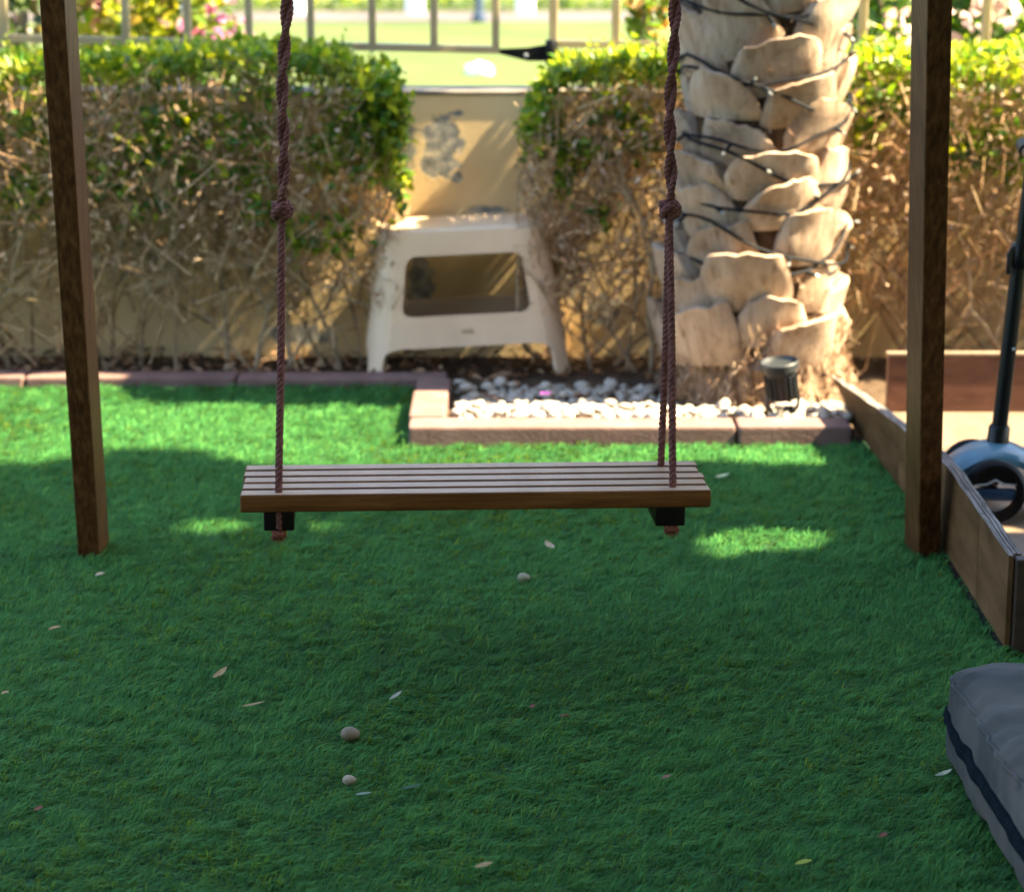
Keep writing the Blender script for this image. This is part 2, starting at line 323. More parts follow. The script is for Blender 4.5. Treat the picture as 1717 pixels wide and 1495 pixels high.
def leaves_mesh(name, base, axis, up, length, width, cols, fold=0.25, droop=0.15):
    """pointed leaves of two quads folded along the midrib"""
    n = len(base); a = unit(axis); b = unit(np.cross(up, a)); c = unit(np.cross(a, b))
    Ln = length[:, None]; Wd = width[:, None]
    v = np.empty((n, 6, 3))
    v[:, 0] = base
    v[:, 1] = base + a * Ln * 0.42 + b * Wd * 0.5 + c * Wd * fold
    v[:, 2] = base + a * Ln * 0.78 + b * Wd * 0.33 + c * (Wd * fold * 0.5 - Ln * droop * 0.5)
    v[:, 3] = base + a * Ln - c * Ln * droop
    v[:, 4] = base + a * Ln * 0.78 - b * Wd * 0.33 + c * (Wd * fold * 0.5 - Ln * droop * 0.5)
    v[:, 5] = base + a * Ln * 0.42 - b * Wd * 0.5 + c * Wd * fold
    idx = np.array([0, 5, 4, 3, 0, 3, 2, 1])
    f = (np.arange(n)[:, None] * 6 + idx[None]).ravel()
    return np_mesh(name, v.reshape(-1, 3), f, np.full(n * 2, 4), np.repeat(cols, 6, axis=0), sm=False)
def sticks_mesh(name, p0, p1, r0, r1, cols=None):
    """thin three-sided twigs"""
    n = len(p0); a = unit(p1 - p0); ref = np.where(np.abs(a[:, 2:3]) > 0.9, np.array([[1., 0, 0]]), np.array([[0, 0, 1.]]))
    b = unit(np.cross(ref, a)); c = np.cross(a, b); v = np.empty((n, 6, 3))
    for k in range(3):
        d = b * math.cos(2.0944 * k) + c * math.sin(2.0944 * k)
        v[:, k] = p0 + d * r0[:, None]; v[:, 3 + k] = p1 + d * r1[:, None]
    idx = np.array([0, 1, 4, 3, 1, 2, 5, 4, 2, 0, 3, 5])
    f = (np.arange(n)[:, None] * 6 + idx[None]).ravel()
    return np_mesh(name, v.reshape(-1, 3), f, np.full(n * 3, 4), None if cols is None else np.repeat(cols, 6, axis=0))
def value_noise(x, y, cell, seed):
    g = np.random.default_rng(seed).random((256, 256)); u = x / cell; v = y / cell
    i = np.floor(u).astype(int); j = np.floor(v).astype(int); fu = u - i; fv = v - j
    fu = fu * fu * (3 - 2 * fu); fv = fv * fv * (3 - 2 * fv)
    g00 = g[i % 256, j % 256]; g10 = g[(i + 1) % 256, j % 256]; g01 = g[i % 256, (j + 1) % 256]; g11 = g[(i + 1) % 256, (j + 1) % 256]
    return (g00 * (1 - fu) + g10 * fu) * (1 - fv) + (g01 * (1 - fu) + g11 * fu) * fv
def mixcols(n, cols, weights, jit=0.15, r=rng):
    c = np.array(cols)[r.choice(len(cols), n, p=np.array(weights) / sum(weights))]
    return np.clip(c * (1 + jit * r.standard_normal((n, 1))), 0.001, 1)

# ================================================================== SETTING
struct('ground', MB().box((-160, -60, -0.3), (160, 300, -0.02)), MAT['lawn'], label='sunlit park lawn beyond the garden wall')
struct('artificial_turf_backing', MB().box((-4.5, -0.6, -0.015), (3.3, 5.64, 0.0)), MAT['turf_base'])
struct('path', MB().box((-40, 19.6, -0.019), (40, 21.0, -0.012)), MAT['path'])

KZ = 0.046; BY0, BY1 = 4.98, 5.07; SX0, SX1 = -0.222, -0.144; LY0, LY1 = 5.57, 5.65; WY = 5.95
bed = MB().box((-4.5, LY1 - 0.02, -0.01), (SX1 - 0.01, WY + 0.02, 0.002)); bed.box((SX1 - 0.012, BY1 - 0.02, -0.01), (3.3, WY + 0.02, 0.0025))
bed = struct('planting_bed', bed, MAT['soil'], label='dark soil bed with white pebbles and dead leaves')

# kerb stones
kerb = thing('garden_kerb', 'pinkish concrete kerb blocks edging the turf and the pebble bed', 'kerb', (0, 5.2, 0))
def kblock(lo, hi):
    part('kerb_block', bevel(MB().box(lo, hi).mesh(), 0.006, 2), MAT['kerb'], kerb)
def kx(px): return pix(px, 713, z=KZ).x
xs = [SX0, kx(1235), 0.722]
for i in range(2):
    kblock((xs[i] + 0.003, BY0 - 0.004 * i, -0.1), (xs[i + 1] - 0.003, BY1 - 0.003 * i, KZ + 0.002 * i))
kblock((SX0, BY1 + 0.003, -0.1), (SX1, 5.335, KZ + 0.003)); kblock((SX0 + 0.002, 5.340, -0.1), (SX1 + 0.002, 5.50, KZ - 0.004))
x = SX1 - 0.004; k = 0
while x > -3.6:
    kblock((x - 0.5, LY0 + 0.003 * (k % 2), -0.1), (x - 0.006, LY1, 0.026 + 0.002 * (k % 3))); x -= 0.5; k += 1

# wall
wall = thing('garden_wall', 'low cream rendered wall with grey peeling patches behind the hedge', 'wall', (0, WY, 0))
part('wall_face', MB().box((-4.5, WY, -0.1), (4.0, WY + 0.15, 0.655)), MAT['wall'], wall)
part('coping', bevel(MB().box((-4.5, WY - 0.004, 0.655), (4.0, WY + 0.154, 0.664)).mesh(), 0.003, 2), MAT['coping'], wall)

# ================================================================== TURF
def turf(xa, xb, ya, yb, dens, name, seed, frame_clip):
    r = np.random.default_rng(seed); n = int((xb - xa) * (yb - ya) * dens)
    x = r.uniform(xa, xb, n); y = r.uniform(ya, yb, n)
    inside = np.abs(x) < 0.235 * y + 0.10
    keep = inside & (r.random(n) < np.clip((3.2 / np.maximum(y, 2.3)) ** 1.4, 0.4, 1.0)) if frame_clip else (~inside & (r.random(n) < 0.2))
    keep &= ~((x > SX0 - 0.002) & (y > BY0 - 0.003)) & (y < LY0 - 0.002) & ~((x > 0.775) & (y > 3.62) & (y < 5.3))
    x, y = x[keep], y[keep]; n = len(x)
    lump = value_noise((x + 40 + 0.35 * y) * 0.42, y + 40, 0.012, 3); big = value_noise(x + 40, y + 40, 0.16, 4); huge = value_noise(x + 40, y + 40, 0.6, 5)
    ang = (value_noise(x + 40, y + 40, 0.024, 6) - 0.5) * 1.9 + (value_noise(x + 40, y + 40, 0.35, 8) - 0.5) * 1.2 + 0.35 + r.normal(0, 0.42, n)
    lean = np.clip(1.12 - 0.25 * (lump - 0.5) + 0.2 * (big - 0.5) + r.normal(0, 0.22, n), 0.2, 1.5)
    h = (0.0190 + 0.013 * (lump - 0.5) + 0.003 * (big - 0.5)) * r.uniform(0.7, 1.3, n) * 1.08
    wd = (0.00060 + 0.00032 * r.random(n)) * np.clip(y / 3.2, 0.9, 1.6)
    dirx, diry = np.cos(ang), np.sin(ang)
    hz = np.sin(lean) * h; vz = np.cos(lean) * h
    va = ang + math.pi / 2 + r.normal(0, 0.5, n); sx, sy = np.cos(va) * wd, np.sin(va) * wd
    v = np.empty((n, 5, 3))
    z0 = -0.001
    v[:, 0] = np.stack([x - sx, y - sy, np.full(n, z0)], 1); v[:, 1] = np.stack([x + sx, y + sy, np.full(n, z0)], 1)
    mx, my, mz = x + dirx * hz * 0.35, y + diry * hz * 0.35, vz * 0.68 + 0.002
    v[:, 2] = np.stack([mx + sx, my + sy, mz], 1); v[:, 3] = np.stack([mx - sx, my - sy, mz], 1)
    v[:, 4] = np.stack([x + dirx * hz, y + diry * hz, vz * (0.94 - 0.25 * r.random(n)) + 0.002], 1)
    f = (np.arange(n)[:, None] * 5 + np.array([0, 1, 2, 3, 3, 2, 4])[None]).ravel()
    cols = mixcols(n, [(0.038, 0.148, 0.043), (0.050, 0.172, 0.046), (0.070, 0.196, 0.048), (0.092, 0.215, 0.050)], [4, 4, 3, 0.6], 0.10, r)
    cols *= (0.70 + 0.48 * lump + 0.12 * huge)[:, None]
    me = np_mesh(name, v.reshape(-1, 3), f, np.tile([4, 3], n), np.repeat(cols, 5, axis=0), sm=False)
    return me
struct('artificial_turf', turf(-1.75, 1.75, 2.45, 5.57, 98000, 'turf', 21, True), MAT['turf'], kind='stuff', label='short green artificial turf covering the garden floor')
struct('artificial_turf', turf(-2.6, 2.2, 2.0, 5.57, 56000, 'turf_side', 22, False), MAT['turf'], kind='stuff', label='sparser turf fibres at the edge of the garden floor')

# ================================================================== HEDGES
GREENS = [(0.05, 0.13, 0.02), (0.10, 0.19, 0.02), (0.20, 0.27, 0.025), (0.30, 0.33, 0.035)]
DRYC = [(0.46, 0.31, 0.19), (0.62, 0.46, 0.31), (0.35, 0.23, 0.14), (0.54, 0.35, 0.24)]
def hedge(label, x0, x1, y0, y1, ztop, seed, round_l=False, round_r=False, clumps=(), nst=8, leafz=0.125, dens=1.0):
    r = np.random.default_rng(seed); yc = (y0 + y1) / 2; Lx = x1 - x0
    h = thing('hedge', label, 'hedge', ((x0 + x1) / 2, yc, 0.02), 'clipped hedges along the garden wall')
    def topz(x):
        z = ztop + 0.025 * (value_noise(x + 20, x * 0 + seed, 0.12, 31) - 0.5) + 0.05 * (value_noise(x + 20, x * 0 + seed, 0.45, 32) - 0.5)
        if round_r: z = z - 0.30 * np.clip((x - (x1 - 0.16)) / 0.16, 0, 1) ** 2.2
        if round_l: z = z - 0.16 * np.clip(((x0 + 0.12) - x) / 0.12, 0, 1) ** 2.2
        return z
    # main stems, each its own part, forking twice
    for i in range(nst):
        bx = x0 + Lx * (i + 0.5 + r.uniform(-0.35, 0.35)) / nst; mb = MB()
        def grow(p, d, ln, rad, lev):
            pts = [p]; q = p.copy(); dd = d.copy()
            for s_ in range(4):
                dd = (dd + Vector(r.normal(0, 0.16, 3))).normalized(); q = q + dd * ln / 4
                q.y = min(max(q.y, y0 + 0.01), y1 - 0.005); q.x = min(max(q.x, x0 - 0.02), x1 + 0.01); pts.append(q.copy())
            mb.tube(pts, [rad * (1 - 0.13 * k) for k in range(5)], 5)
            if lev < 3:
                for _ in range(2 if lev else 3):
                    nd = (dd + Vector((r.normal(0, 0.6), r.normal(0, 0.3), r.normal(0.05, 0.25)))).normalized()
                    grow(pts[int(r.integers(2, 5))], nd, ln * 0.66, rad * 0.6, lev + 1)
        for _ in range(int(r.integers(1, 3))):
            grow(Vector((bx + r.normal(0, 0.02), yc + r.uniform(-0.06, 0.06), 0.0)), Vector((r.normal(0, 0.42), r.normal(-0.05, 0.15), 1)).normalized(), 0.30, r.uniform(0.0045, 0.0085), 0)
        part('stem', mb, MAT['stem'], h, sm=60)
    # fine dry twigs
    n = int(3000 * Lx * dens); x = r.uniform(x0, x1, n); y = y0 - 0.01 + (y1 - y0) * r.beta(1.0, 1.4, n) ; tz = topz(x)
    z = 0.06 + (tz - 0.10) * r.beta(2.0, 1.35, n)
    p0 = np.stack([x, y, z], 1); d = r.normal(0, 0.75, (n, 3)); d[:, 2] += 0.7; d[:, 1] -= 0.25; d = unit(d)
    p1 = p0 + d * r.uniform(0.03, 0.11, (n, 1)); p1[:, 2] = np.minimum(p1[:, 2], tz - 0.01); p1[:, 0] = np.clip(p1[:, 0], x0 - 0.03, x1 + 0.02)
    part('twigs', sticks_mesh('twigs', p0, p1, r.uniform(0.0011, 0.0026, n), r.uniform(0.0006, 0.0012, n), mixcols(n, [(0.44, 0.29, 0.15), (0.62, 0.45, 0.26), (0.52, 0.33, 0.18)], [3, 3, 2], 0.2, r)), MAT['dry'], h, 'stuff')
    n = int(300 * Lx * dens); x = r.uniform(x0, x1, n); y = y0 + (y1 - y0) * r.beta(0.9, 1.3, n); tz = topz(x); z = 0.02 + (tz - 0.2) * r.random(n)
    p0 = np.stack([x, y, z], 1); d = r.normal(0, 0.8, (n, 3)); d[:, 2] = np.abs(d[:, 2]) + 0.35; d[:, 1] *= 0.35; p1 = p0 + unit(d) * r.uniform(0.08, 0.22, (n, 1)); p1[:, 2] = np.minimum(p1[:, 2], tz - 0.03); p1[:, 1] = np.clip(p1[:, 1], y0 - 0.02, y1); p1[:, 0] = np.clip(p1[:, 0], x0 - 0.02, x1 + 0.01)
    part('branches', sticks_mesh('branches', p0, p1, r.uniform(0.0020, 0.0036, n), r.uniform(0.0010, 0.0018, n), mixcols(n, [(0.42, 0.28, 0.15), (0.60, 0.44, 0.26), (0.22, 0.14, 0.08)], [3, 3, 2], 0.2, r)), MAT['dry'], h, 'stuff')
    # dry leaf scraps
    n = int(2000 * Lx * dens); x = r.uniform(x0, x1, n); y = y0 - 0.02 + (y1 - y0) * r.beta(0.8, 1.5, n); tz = topz(x)
    z = tz - leafz * 0.55 - (tz - 0.12) * 0.78 * r.beta(0.9, 1.7, n)
    part('dry_leaves', leaves_mesh('dry', np.stack([x, y, z], 1), r.normal(0, 1, (n, 3)), r.normal(0, 1, (n, 3)) + 0.01, r.uniform(0.012, 0.028, n), r.uniform(0.004, 0.010, n), mixcols(n, DRYC, [3, 3, 2, 2], 0.2, r), 0.4, 0.3), MAT['dry'], h, 'stuff')
    # green leaves: clipped shell on top and clumps hanging lower
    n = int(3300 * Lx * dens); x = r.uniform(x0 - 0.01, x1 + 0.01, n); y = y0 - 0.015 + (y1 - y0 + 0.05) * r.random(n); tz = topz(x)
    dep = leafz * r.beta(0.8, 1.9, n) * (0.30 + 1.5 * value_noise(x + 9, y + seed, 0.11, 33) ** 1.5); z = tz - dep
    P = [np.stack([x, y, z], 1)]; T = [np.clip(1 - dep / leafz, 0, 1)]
    if round_r:
        m = int(900 * dens); a = r.uniform(0, 1, m); xx = x1 - 0.13 * r.random(m) ** 2 - 0.01; yy = r.uniform(y0 - 0.01, y1, m); zz = ztop - 0.04 - 0.27 * a
        P.append(np.stack([xx + 0.10 * (value_noise(zz + 5, yy + 5, 0.07, 36) - 0.6), yy, zz], 1)); T.append(np.full(m, 0.6))
    for (px, py, rx, rz, m) in clumps:
        c = pix(px, py, Y=y0 + 0.03); q = r.normal(0, 1, (m, 3)) * np.array([rx, 0.04, rz]) * 0.55 + np.array([c.x, y0 + 0.04, c.z])
        P.append(q); T.append(np.full(m, 0.3))
    P = np.concatenate(P); T = np.concatenate(T); n = len(P)
    ax = r.normal(0, 0.8, (n, 3)); ax[:, 2] += 0.55; up = r.normal(0, 0.8, (n, 3)) + np.array([0.35, -0.45, 0.45])
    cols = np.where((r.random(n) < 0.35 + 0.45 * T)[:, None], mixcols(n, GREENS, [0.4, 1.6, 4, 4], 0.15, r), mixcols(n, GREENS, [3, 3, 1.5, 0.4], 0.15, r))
    ln = r.uniform(0.019, 0.036, n)
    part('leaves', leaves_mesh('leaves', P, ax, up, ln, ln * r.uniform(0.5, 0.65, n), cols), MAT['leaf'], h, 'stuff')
    # shoots that escaped the shears
    n0 = int(26 * Lx); bx = r.uniform(x0, x1, n0); by = r.uniform(y0, y1, n0); bz = topz(bx) - 0.02; L_ = []
    sp0, sp1 = [], []
    for a, b, c in zip(bx, by, bz):
        d = Vector((r.normal(0, 0.25), r.normal(0, 0.25), 1)).normalized(); hh = r.uniform(0.03, 0.085)
        sp0.append((a, b, c)); sp1.append((a + d.x * hh, b + d.y * hh, c + hh))
        for k in range(int(hh / 0.011)):
            t = (k + 1) * 0.011; L_.append((a + d.x * t, b + d.y * t, c + t))
    L_ = np.array(L_); n = len(L_); ax = r.normal(0, 1, (n, 3)); ax[:, 2] = np.abs(ax[:, 2]) * 0.6 + 0.3
    part('shoot_leaves', leaves_mesh('sl', L_, ax, r.normal(0, .4, (n, 3)) + np.array([0, 0, 1.]), r.uniform(0.014, 0.026, n), r.uniform(0.008, 0.013, n), mixcols(n, GREENS, [0.5, 2, 4, 3], 0.15, r)), MAT['leaf'], h, 'stuff')
    return h
HZ = 0.775
xl = pix(668, 250, Y=5.72).x
hedge('long hedge left of the stool, leafy on top and bare brown below', -2.3, xl, 5.66, 5.91, HZ, 41, round_r=True, nst=24, dens=1.0,
      clumps=[(610, 230, .07, .05, 260), (640, 180, .05, .05, 200), (660, 200, .03, .06, 160), (240, 255, .09, .05, 150), (40, 330, .06, .05, 170), (505, 400, .05, .05, 70), (575, 390, .04, .06, 60), (330, 300, .08, .05, 60), (120, 250, .05, .04, 90), (440, 350, .06, .05, 70), (380, 230, .10, .04, 130), (300, 200, .12, .03, 150), (180, 300, .06, .05, 70), (540, 260, .06, .06, 120), (60, 220, .08, .04, 110), (240, 350, .05, .04, 50), (420, 300, .05, .04, 60)])
xm0, xm1 = pix(882, 200, Y=5.72).x, pix(1165, 200, Y=5.75).x
hedge('short hedge between the stool and the palm with dangling green sprigs', xm0, xm1 + 0.12, 5.69, 5.91, HZ - 0.01, 42, round_l=True, nst=9, dens=1.15,
      clumps=[(925, 200, .035, .07, 130), (960, 260, .05, .04, 60), (945, 300, .02, .06, 50), (1010, 365, .02, .035, 40), (985, 255, .06, .03, 70), (900, 240, .02, .05, 50), (1050, 200, .06, .04, 90), (1090, 240, .04, .05, 50)])
hedge('hedge right of the palm behind the wooden play box', pix(1400, 200, Y=5.72).x, 2.4, 5.66, 5.91, HZ + 0.0, 43, nst=14, dens=1.0, leafz=0.15,
      clumps=[(1605, 260, .04, .05, 90), (1640, 275, .04, .03, 40), (1700, 290, .03, .05, 60), (1480, 180, .06, .04, 100), (1670, 230, .06, .05, 110), (1450, 230, .04, .05, 60), (1560, 220, .05, .04, 70)])

# dead leaves on the soil
n = 1700; x = rng.uniform(-2.2, 1.0, n); y = rng.uniform(5.30, 5.93, n); keep = (((x < 0.15) & (y > 5.64)) | ((x > -0.12) & (x < 0.75) & (rng.random(n) < 0.35))) & (np.hypot(x - 0.566, y - 5.49) > 0.2); x, y = x[keep], y[keep]; n = len(x)
ax = rng.normal(0, 1, (n, 3)); ax[:, 2] *= 0.35; up = rng.normal(0, 0.4, (n, 3)); up[:, 2] += 1
struct('leaf_litter', leaves_mesh('litter', np.stack([x, y, 0.006 + 0.022 * rng.random(n)], 1), ax, up, rng.uniform(0.02, 0.045, n), rng.uniform(0.010, 0.020, n), mixcols(n, [(0.30, 0.17, 0.09), (0.40, 0.26, 0.15), (0.16, 0.09, 0.05)], [3, 2, 3], 0.2)), MAT['dry'], kind='stuff', label='dead brown leaves scattered on the soil under the hedge')

# ================================================================== PEBBLES (pieces of the bed)
def pebble_mesh(seed):
    r = random.Random(seed); bm = bmesh.new(); bmesh.ops.create_cube(bm, size=1.0)
    bmesh.ops.subdivide_edges(bm, edges=bm.edges, cuts=1, use_grid_fill=True)
    for v in bm.verts:
        v.co = v.co.normalized() * (0.5 * (1 + r.uniform(-0.13, 0.13))); 
    me = bpy.data.meshes.new('pebble'); bm.to_mesh(me); bm.free(); return smooth(me)
PEB = [pebble_mesh(s_) for s_ in range(7)]
for me in PEB: me.materials.append(MAT['stone'])
pr = random.Random(5); placed = []
def peb(x, y, s_, z):
    o = link('pebble', pr.choice(PEB), None, bed)
    o.scale = (s_ * pr.uniform(0.9, 1.35), s_ * pr.uniform(0.8, 1.1), s_ * pr.uniform(0.55, 0.8)); o.rotation_euler = (pr.uniform(-.5, .5), pr.uniform(-.5, .5), pr.uniform(0, 6.28))
    o.location = (x, y, z)
PALM = Vector((0.566, 5.49, 0.0)); PR = 0.172
tries = 0
while len(placed) < 285 and tries < 30000:
    tries += 1; x = pr.uniform(-0.125, 0.74); y = BY1 + 0.012 + (0.47 * pr.random() ** 1.35)
    if x > 0.74 - 0.0 or (Vector((x, y, 0)) - PALM).length < PR + 0.05: continue
    s_ = pr.uniform(0.016, 0.034) if pr.random() < 0.88 else pr.uniform(0.034, 0.046)
    if any((x - a) ** 2 + (y - b) ** 2 < (0.40 * (s_ + c)) ** 2 for a, b, c in placed): continue
    if 0.45 < x < 0.53 and 5.07 < y < 5.15: continue
    placed.append((x, y, s_)); peb(x, y, s_, 0.004 + s_ * 0.2 + 0.036 * max(0, 1 - (y - BY1) / 0.30) + (0.010 if pr.random() < 0.25 else 0))
mbg = bmesh.new()
for _ in range(420):
    x = pr.uniform(-0.13, 0.74); y = BY1 + 0.008 + 0.47 * pr.random(); s_ = pr.uniform(0.010, 0.026)
    if (Vector((x, y, 0)) - PALM).length < PR + 0.04: continue
    tm = pr.choice(PEB).copy(); tm.transform(Matrix.LocRotScale(Vector((x, y, 0.006 + 0.030 * max(0, 1 - (y - BY1) / 0.30))), Matrix.Rotation(pr.uniform(0, 6), 3, 'Z').to_quaternion(), Vector((s_ * 1.2, s_, s_ * 0.8)))); mbg.from_mesh(tm); bpy.data.meshes.remove(tm)
gm = bpy.data.meshes.new('small_pebbles'); mbg.to_mesh(gm); mbg.free(); smooth(gm); go = link('small_pebbles', gm, MAT['stone'], bed, 'stuff')
pf = pix(915, 660, z=0.045); mbp = MB()
nq = 5
pv = []
for k in range(nq):
    a = 2 * math.pi * k / nq
    c = Vector((math.cos(a), math.sin(a), 0)); t = Vector((-c.y, c.x, 0))
    mbp.add([pf, pf + c * .008 + t * .006 + Vector((0, 0, .004)), pf + c * .014 + Vector((0, 0, .001)), pf + c * .008 - t * .006 + Vector((0, 0, .004))], [(0, 1, 2, 3)])
single('fallen_flower', mbp, flat('purple_petal', (0.30, 0.05, 0.32), 0.6), 'tiny purple fallen flower on the white pebbles by the stool', 'flower', pf)

# ================================================================== PALM
palm = thing('palm_tree', 'thick palm trunk of pale cut leaf bases beside the wall', 'palm tree', PALM)
TR_H = 1.65
core = MB().tube([PALM + Vector((0.004 * math.sin(k), 0, TR_H * k / 30 - 0.05)) for k in range(31)], [PR * (1.10 if k == 0 else 0.94) for k in range(31)], 32)
part('trunk', core, MAT['fibre'], palm, sm=60)
from mathutils import noise as mnoise
def boot_mesh(seed, w, hgt):
    """a cut leaf base: flat wedge that flares outwards to a rough cut lip and narrows upwards"""
    r = random.Random(seed); nu, nv = 15, 10; vs_, fs_ = [], []; rad = PR; so_ = Vector((seed * 3.1, 0, seed))
    skew = r.uniform(-0.20, 0.20); tilt = r.uniform(-0.15, 0.15); fl = r.uniform(0.030, 0.050); sag = r.uniform(0.02, 0.16)
    tl, tr_ = r.uniform(0.50, 0.80), r.uniform(0.50, 0.80); conv = r.uniform(0.002, 0.010)
    def put(xx, o, zz):
        th = xx / (rad + 0.4 * o); return ((rad + o) * math.sin(th), rad - (rad + o) * math.cos(th), zz)
    for j in range(nv):
        v = j / (nv - 1)
        for i in range(nu):
            u = i / (nu - 1) * 2 - 1; hw = w * (1 - (1 - (tl if u < 0 else tr_)) * v ** 1.6)
            xx = hw * u + skew * w * (v - 0.4); zz = hgt * (v + tilt * u * v - sag * v * abs(u) ** 2.2)
            q = Vector((xx * 11, zz * 14, 0)) + so_
            o = -0.006 + fl * v ** 0.85 + conv * (1 - u * u) - 0.010 * max(0, abs(u) - 0.8) / 0.2
            o += 0.012 * mnoise.noise(q) + 0.004 * abs(mnoise.noise(q * 3.0)) + 0.0014 * mnoise.noise(Vector((xx * 160, zz * 25, seed)))
            zz += v * (0.007 * mnoise.noise(Vector((xx * 34, seed, 2))) + 0.005 * mnoise.noise(Vector((xx * 110, seed, 5))))
            vs_.append((xx, o, zz))
    top = vs_[-nu:]
    for do, dz in ((-0.007, 0.003), (-0.020, 0.001), (-0.050, -0.018)):
        for (xx, o, zz) in top: vs_.append((xx * (1 + do * 2), max(o + do, -0.02), zz + dz + 0.003 * mnoise.noise(Vector((xx * 80, seed, do * 99)))))
    rows = nv + 3
    for j in range(rows - 1):
        for i in range(nu - 1): fs_.append((j * nu + i, j * nu + i + 1, (j + 1) * nu + i + 1, (j + 1) * nu + i))
    for sgn, ii in ((0, 0), (1, nu - 1)):
        st = len(vs_)
        for j in range(nv): b = vs_[j * nu + ii]; vs_.append((b[0] * 0.94, -0.03, b[2] - 0.004))
        for j in range(nv - 1):
            a, b = j * nu + ii, (j + 1) * nu + ii; c, d = st + j, st + j + 1
            fs_.append((a, b, d, c) if sgn else (b, a, c, d))
    me = MB().add([put(*p) for p in vs_], fs_).mesh('boot'); recalc(me)
    if sum(p.normal.y * p.area for p in me.polygons) > 0: me.flip_normals()
    smooth(me, 24); return me
BOOTS = [boot_mesh(s_, 0.104 + 0.009 * (s_ % 3), 0.104 + 0.008 * (s_ % 4)) for s_ in range(12)]
for me in BOOTS: me.materials.append(MAT['boot'])
br = random.Random(12); row = 0; z = 0.082; upper = bmesh.new()
while z < TR_H - 0.15:
    nper = 5
    for k in range(nper):
        a = 2 * math.pi * (k + 0.5 * (row % 2)) / nper + 0.25 * row + br.uniform(-0.10, 0.10) + 0.3
        rad = PR - 0.006 + br.uniform(-0.008, 0.010) + 0.03 * max(0, 1 - (z - 0.1) / 0.3)
        pos = Vector((math.cos(a) * rad - 0.025 * max(0, 1 - (z - 0.1) / 0.35), math.sin(a) * rad, z + br.uniform(-0.022, 0.022)))
        rot = (br.uniform(-0.08, 0.04), br.uniform(-0.15, 0.15), a + math.pi / 2); me = br.choice(BOOTS)
        sc = (br.uniform(0.90, 1.08), br.uniform(0.92, 1.1), br.uniform(0.9, 1.15))
        if z < 1.75:
            o = link('leaf_base', me, None, palm); o.location = pos; o.rotation_euler = rot; o.scale = sc
        else:
            from mathutils import Euler
            m4 = Matrix.LocRotScale(pos, Euler(rot), Vector(sc)); tmp = me.copy(); tmp.transform(m4); upper.from_mesh(tmp); bpy.data.meshes.remove(tmp)
    z += 0.080; row += 1
me = bpy.data.meshes.new('upper'); upper.to_mesh(me); upper.free(); smooth(me, 55); link('upper_leaf_bases', me, MAT['boot'], palm, 'stuff')
# loose fibre between the bases and a skirt of dead roots
bm = bmesh.new(); bmesh.ops.create_cone(bm, segments=48, radius1=PR * 1.28, radius2=PR * 0.98, depth=0.19, cap_ends=False)
bmesh.ops.subdivide_edges(bm, edges=bm.edges, cuts=5, use_grid_fill=True)
for v in bm.verts:
    d = Vector((v.co.x, v.co.y, 0)); f = 1 + 0.16 * mnoise.noise(v.co * 22) + 0.10 * mnoise.noise(v.co * 60)
    v.co = Vector((d.x * f, d.y * f, v.co.z + 0.105)) + PALM
me = bpy.data.meshes.new('root_mass'); bm.to_mesh(me); bm.free(); part('root_mass', me, MAT['roots'], palm, sm=60)
n = 2400; a = rng.uniform(0, 2 * math.pi, n); low = rng.random(n) < 0.5; z = np.where(low, rng.uniform(0.01, 0.20, n), rng.uniform(0.15, 1.6, n))
rad = PR + np.where(low, 0.015 + 0.03 * (1 - z / 0.2) + rng.uniform(-0.01, 0.02, n), rng.uniform(-0.02, 0.022, n))
p0 = np.stack([PALM.x + np.cos(a) * rad, PALM.y + np.sin(a) * rad, z], 1)
d = np.stack([np.cos(a) * 0.5, np.sin(a) * 0.5, np.where(low, rng.choice([-0.7, 1.1], n), 0.3)], 1) + rng.normal(0, 0.5, (n, 3)); p1 = p0 + unit(d) * rng.uniform(0.010, 0.040, (n, 1)); p1[:, 2] = np.maximum(p1[:, 2], 0.03)
part('fibres', sticks_mesh('fibres', p0, p1, rng.uniform(0.001, 0.003, n), np.full(n, 0.0006), mixcols(n, [(0.34, 0.22, 0.13), (0.18, 0.10, 0.055), (0.50, 0.37, 0.25)], [3, 2, 3], 0.2)), MAT['dry'], palm, 'stuff')
# crown high above the frame
def frond_mesh(seed):
    r = np.random.default_rng(seed); n = 64; t = np.repeat(np.linspace(0.12, 1, n // 2), 2); L = 2.1
    x = L * t; zc = 0.95 * t - 1.25 * t ** 2.2; base = np.stack([x, np.zeros(n), zc], 1); side = np.tile([1., -1.], n // 2)
    ax = np.stack([np.full(n, 0.75), side * 0.9, np.full(n, 0.15) + r.normal(0, .12, n)], 1)
    me = leaves_mesh('frond', base, ax, np.tile([0, 0, 1.], (n, 1)), 0.42 * (1 - 0.55 * t), np.full(n, 0.03), mixcols(n, [(0.06, 0.12, 0.03), (0.09, 0.15, 0.05)], [1, 1], 0.1, r))
    bm = bmesh.new(); bm.from_mesh(me); tb = MB().tube([(L * q, 0, 0.95 * q - 1.25 * q ** 2.2) for q in np.linspace(0, 1, 10)], [0.02 * (1.1 - q) for q in np.linspace(0, 1, 10)], 5).mesh(); bm.from_mesh(tb)
    me2 = bpy.data.meshes.new('frond'); bm.to_mesh(me2); bm.free(); me2.materials.append(MAT['leaf']); return me2
FR = [frond_mesh(s_) for s_ in range(3)]
for k in range(30):
    a = (k * 2.399) % (2 * math.pi)
    if math.sin(a) < 0.62: continue
    o = link('frond', FR[k % 3], None, palm); o.location = (0, 0, TR_H - 0.15 + 0.008 * k); o.rotation_euler = (0, R(-26 - 30 * ((k * 7) % 11) / 11), a)

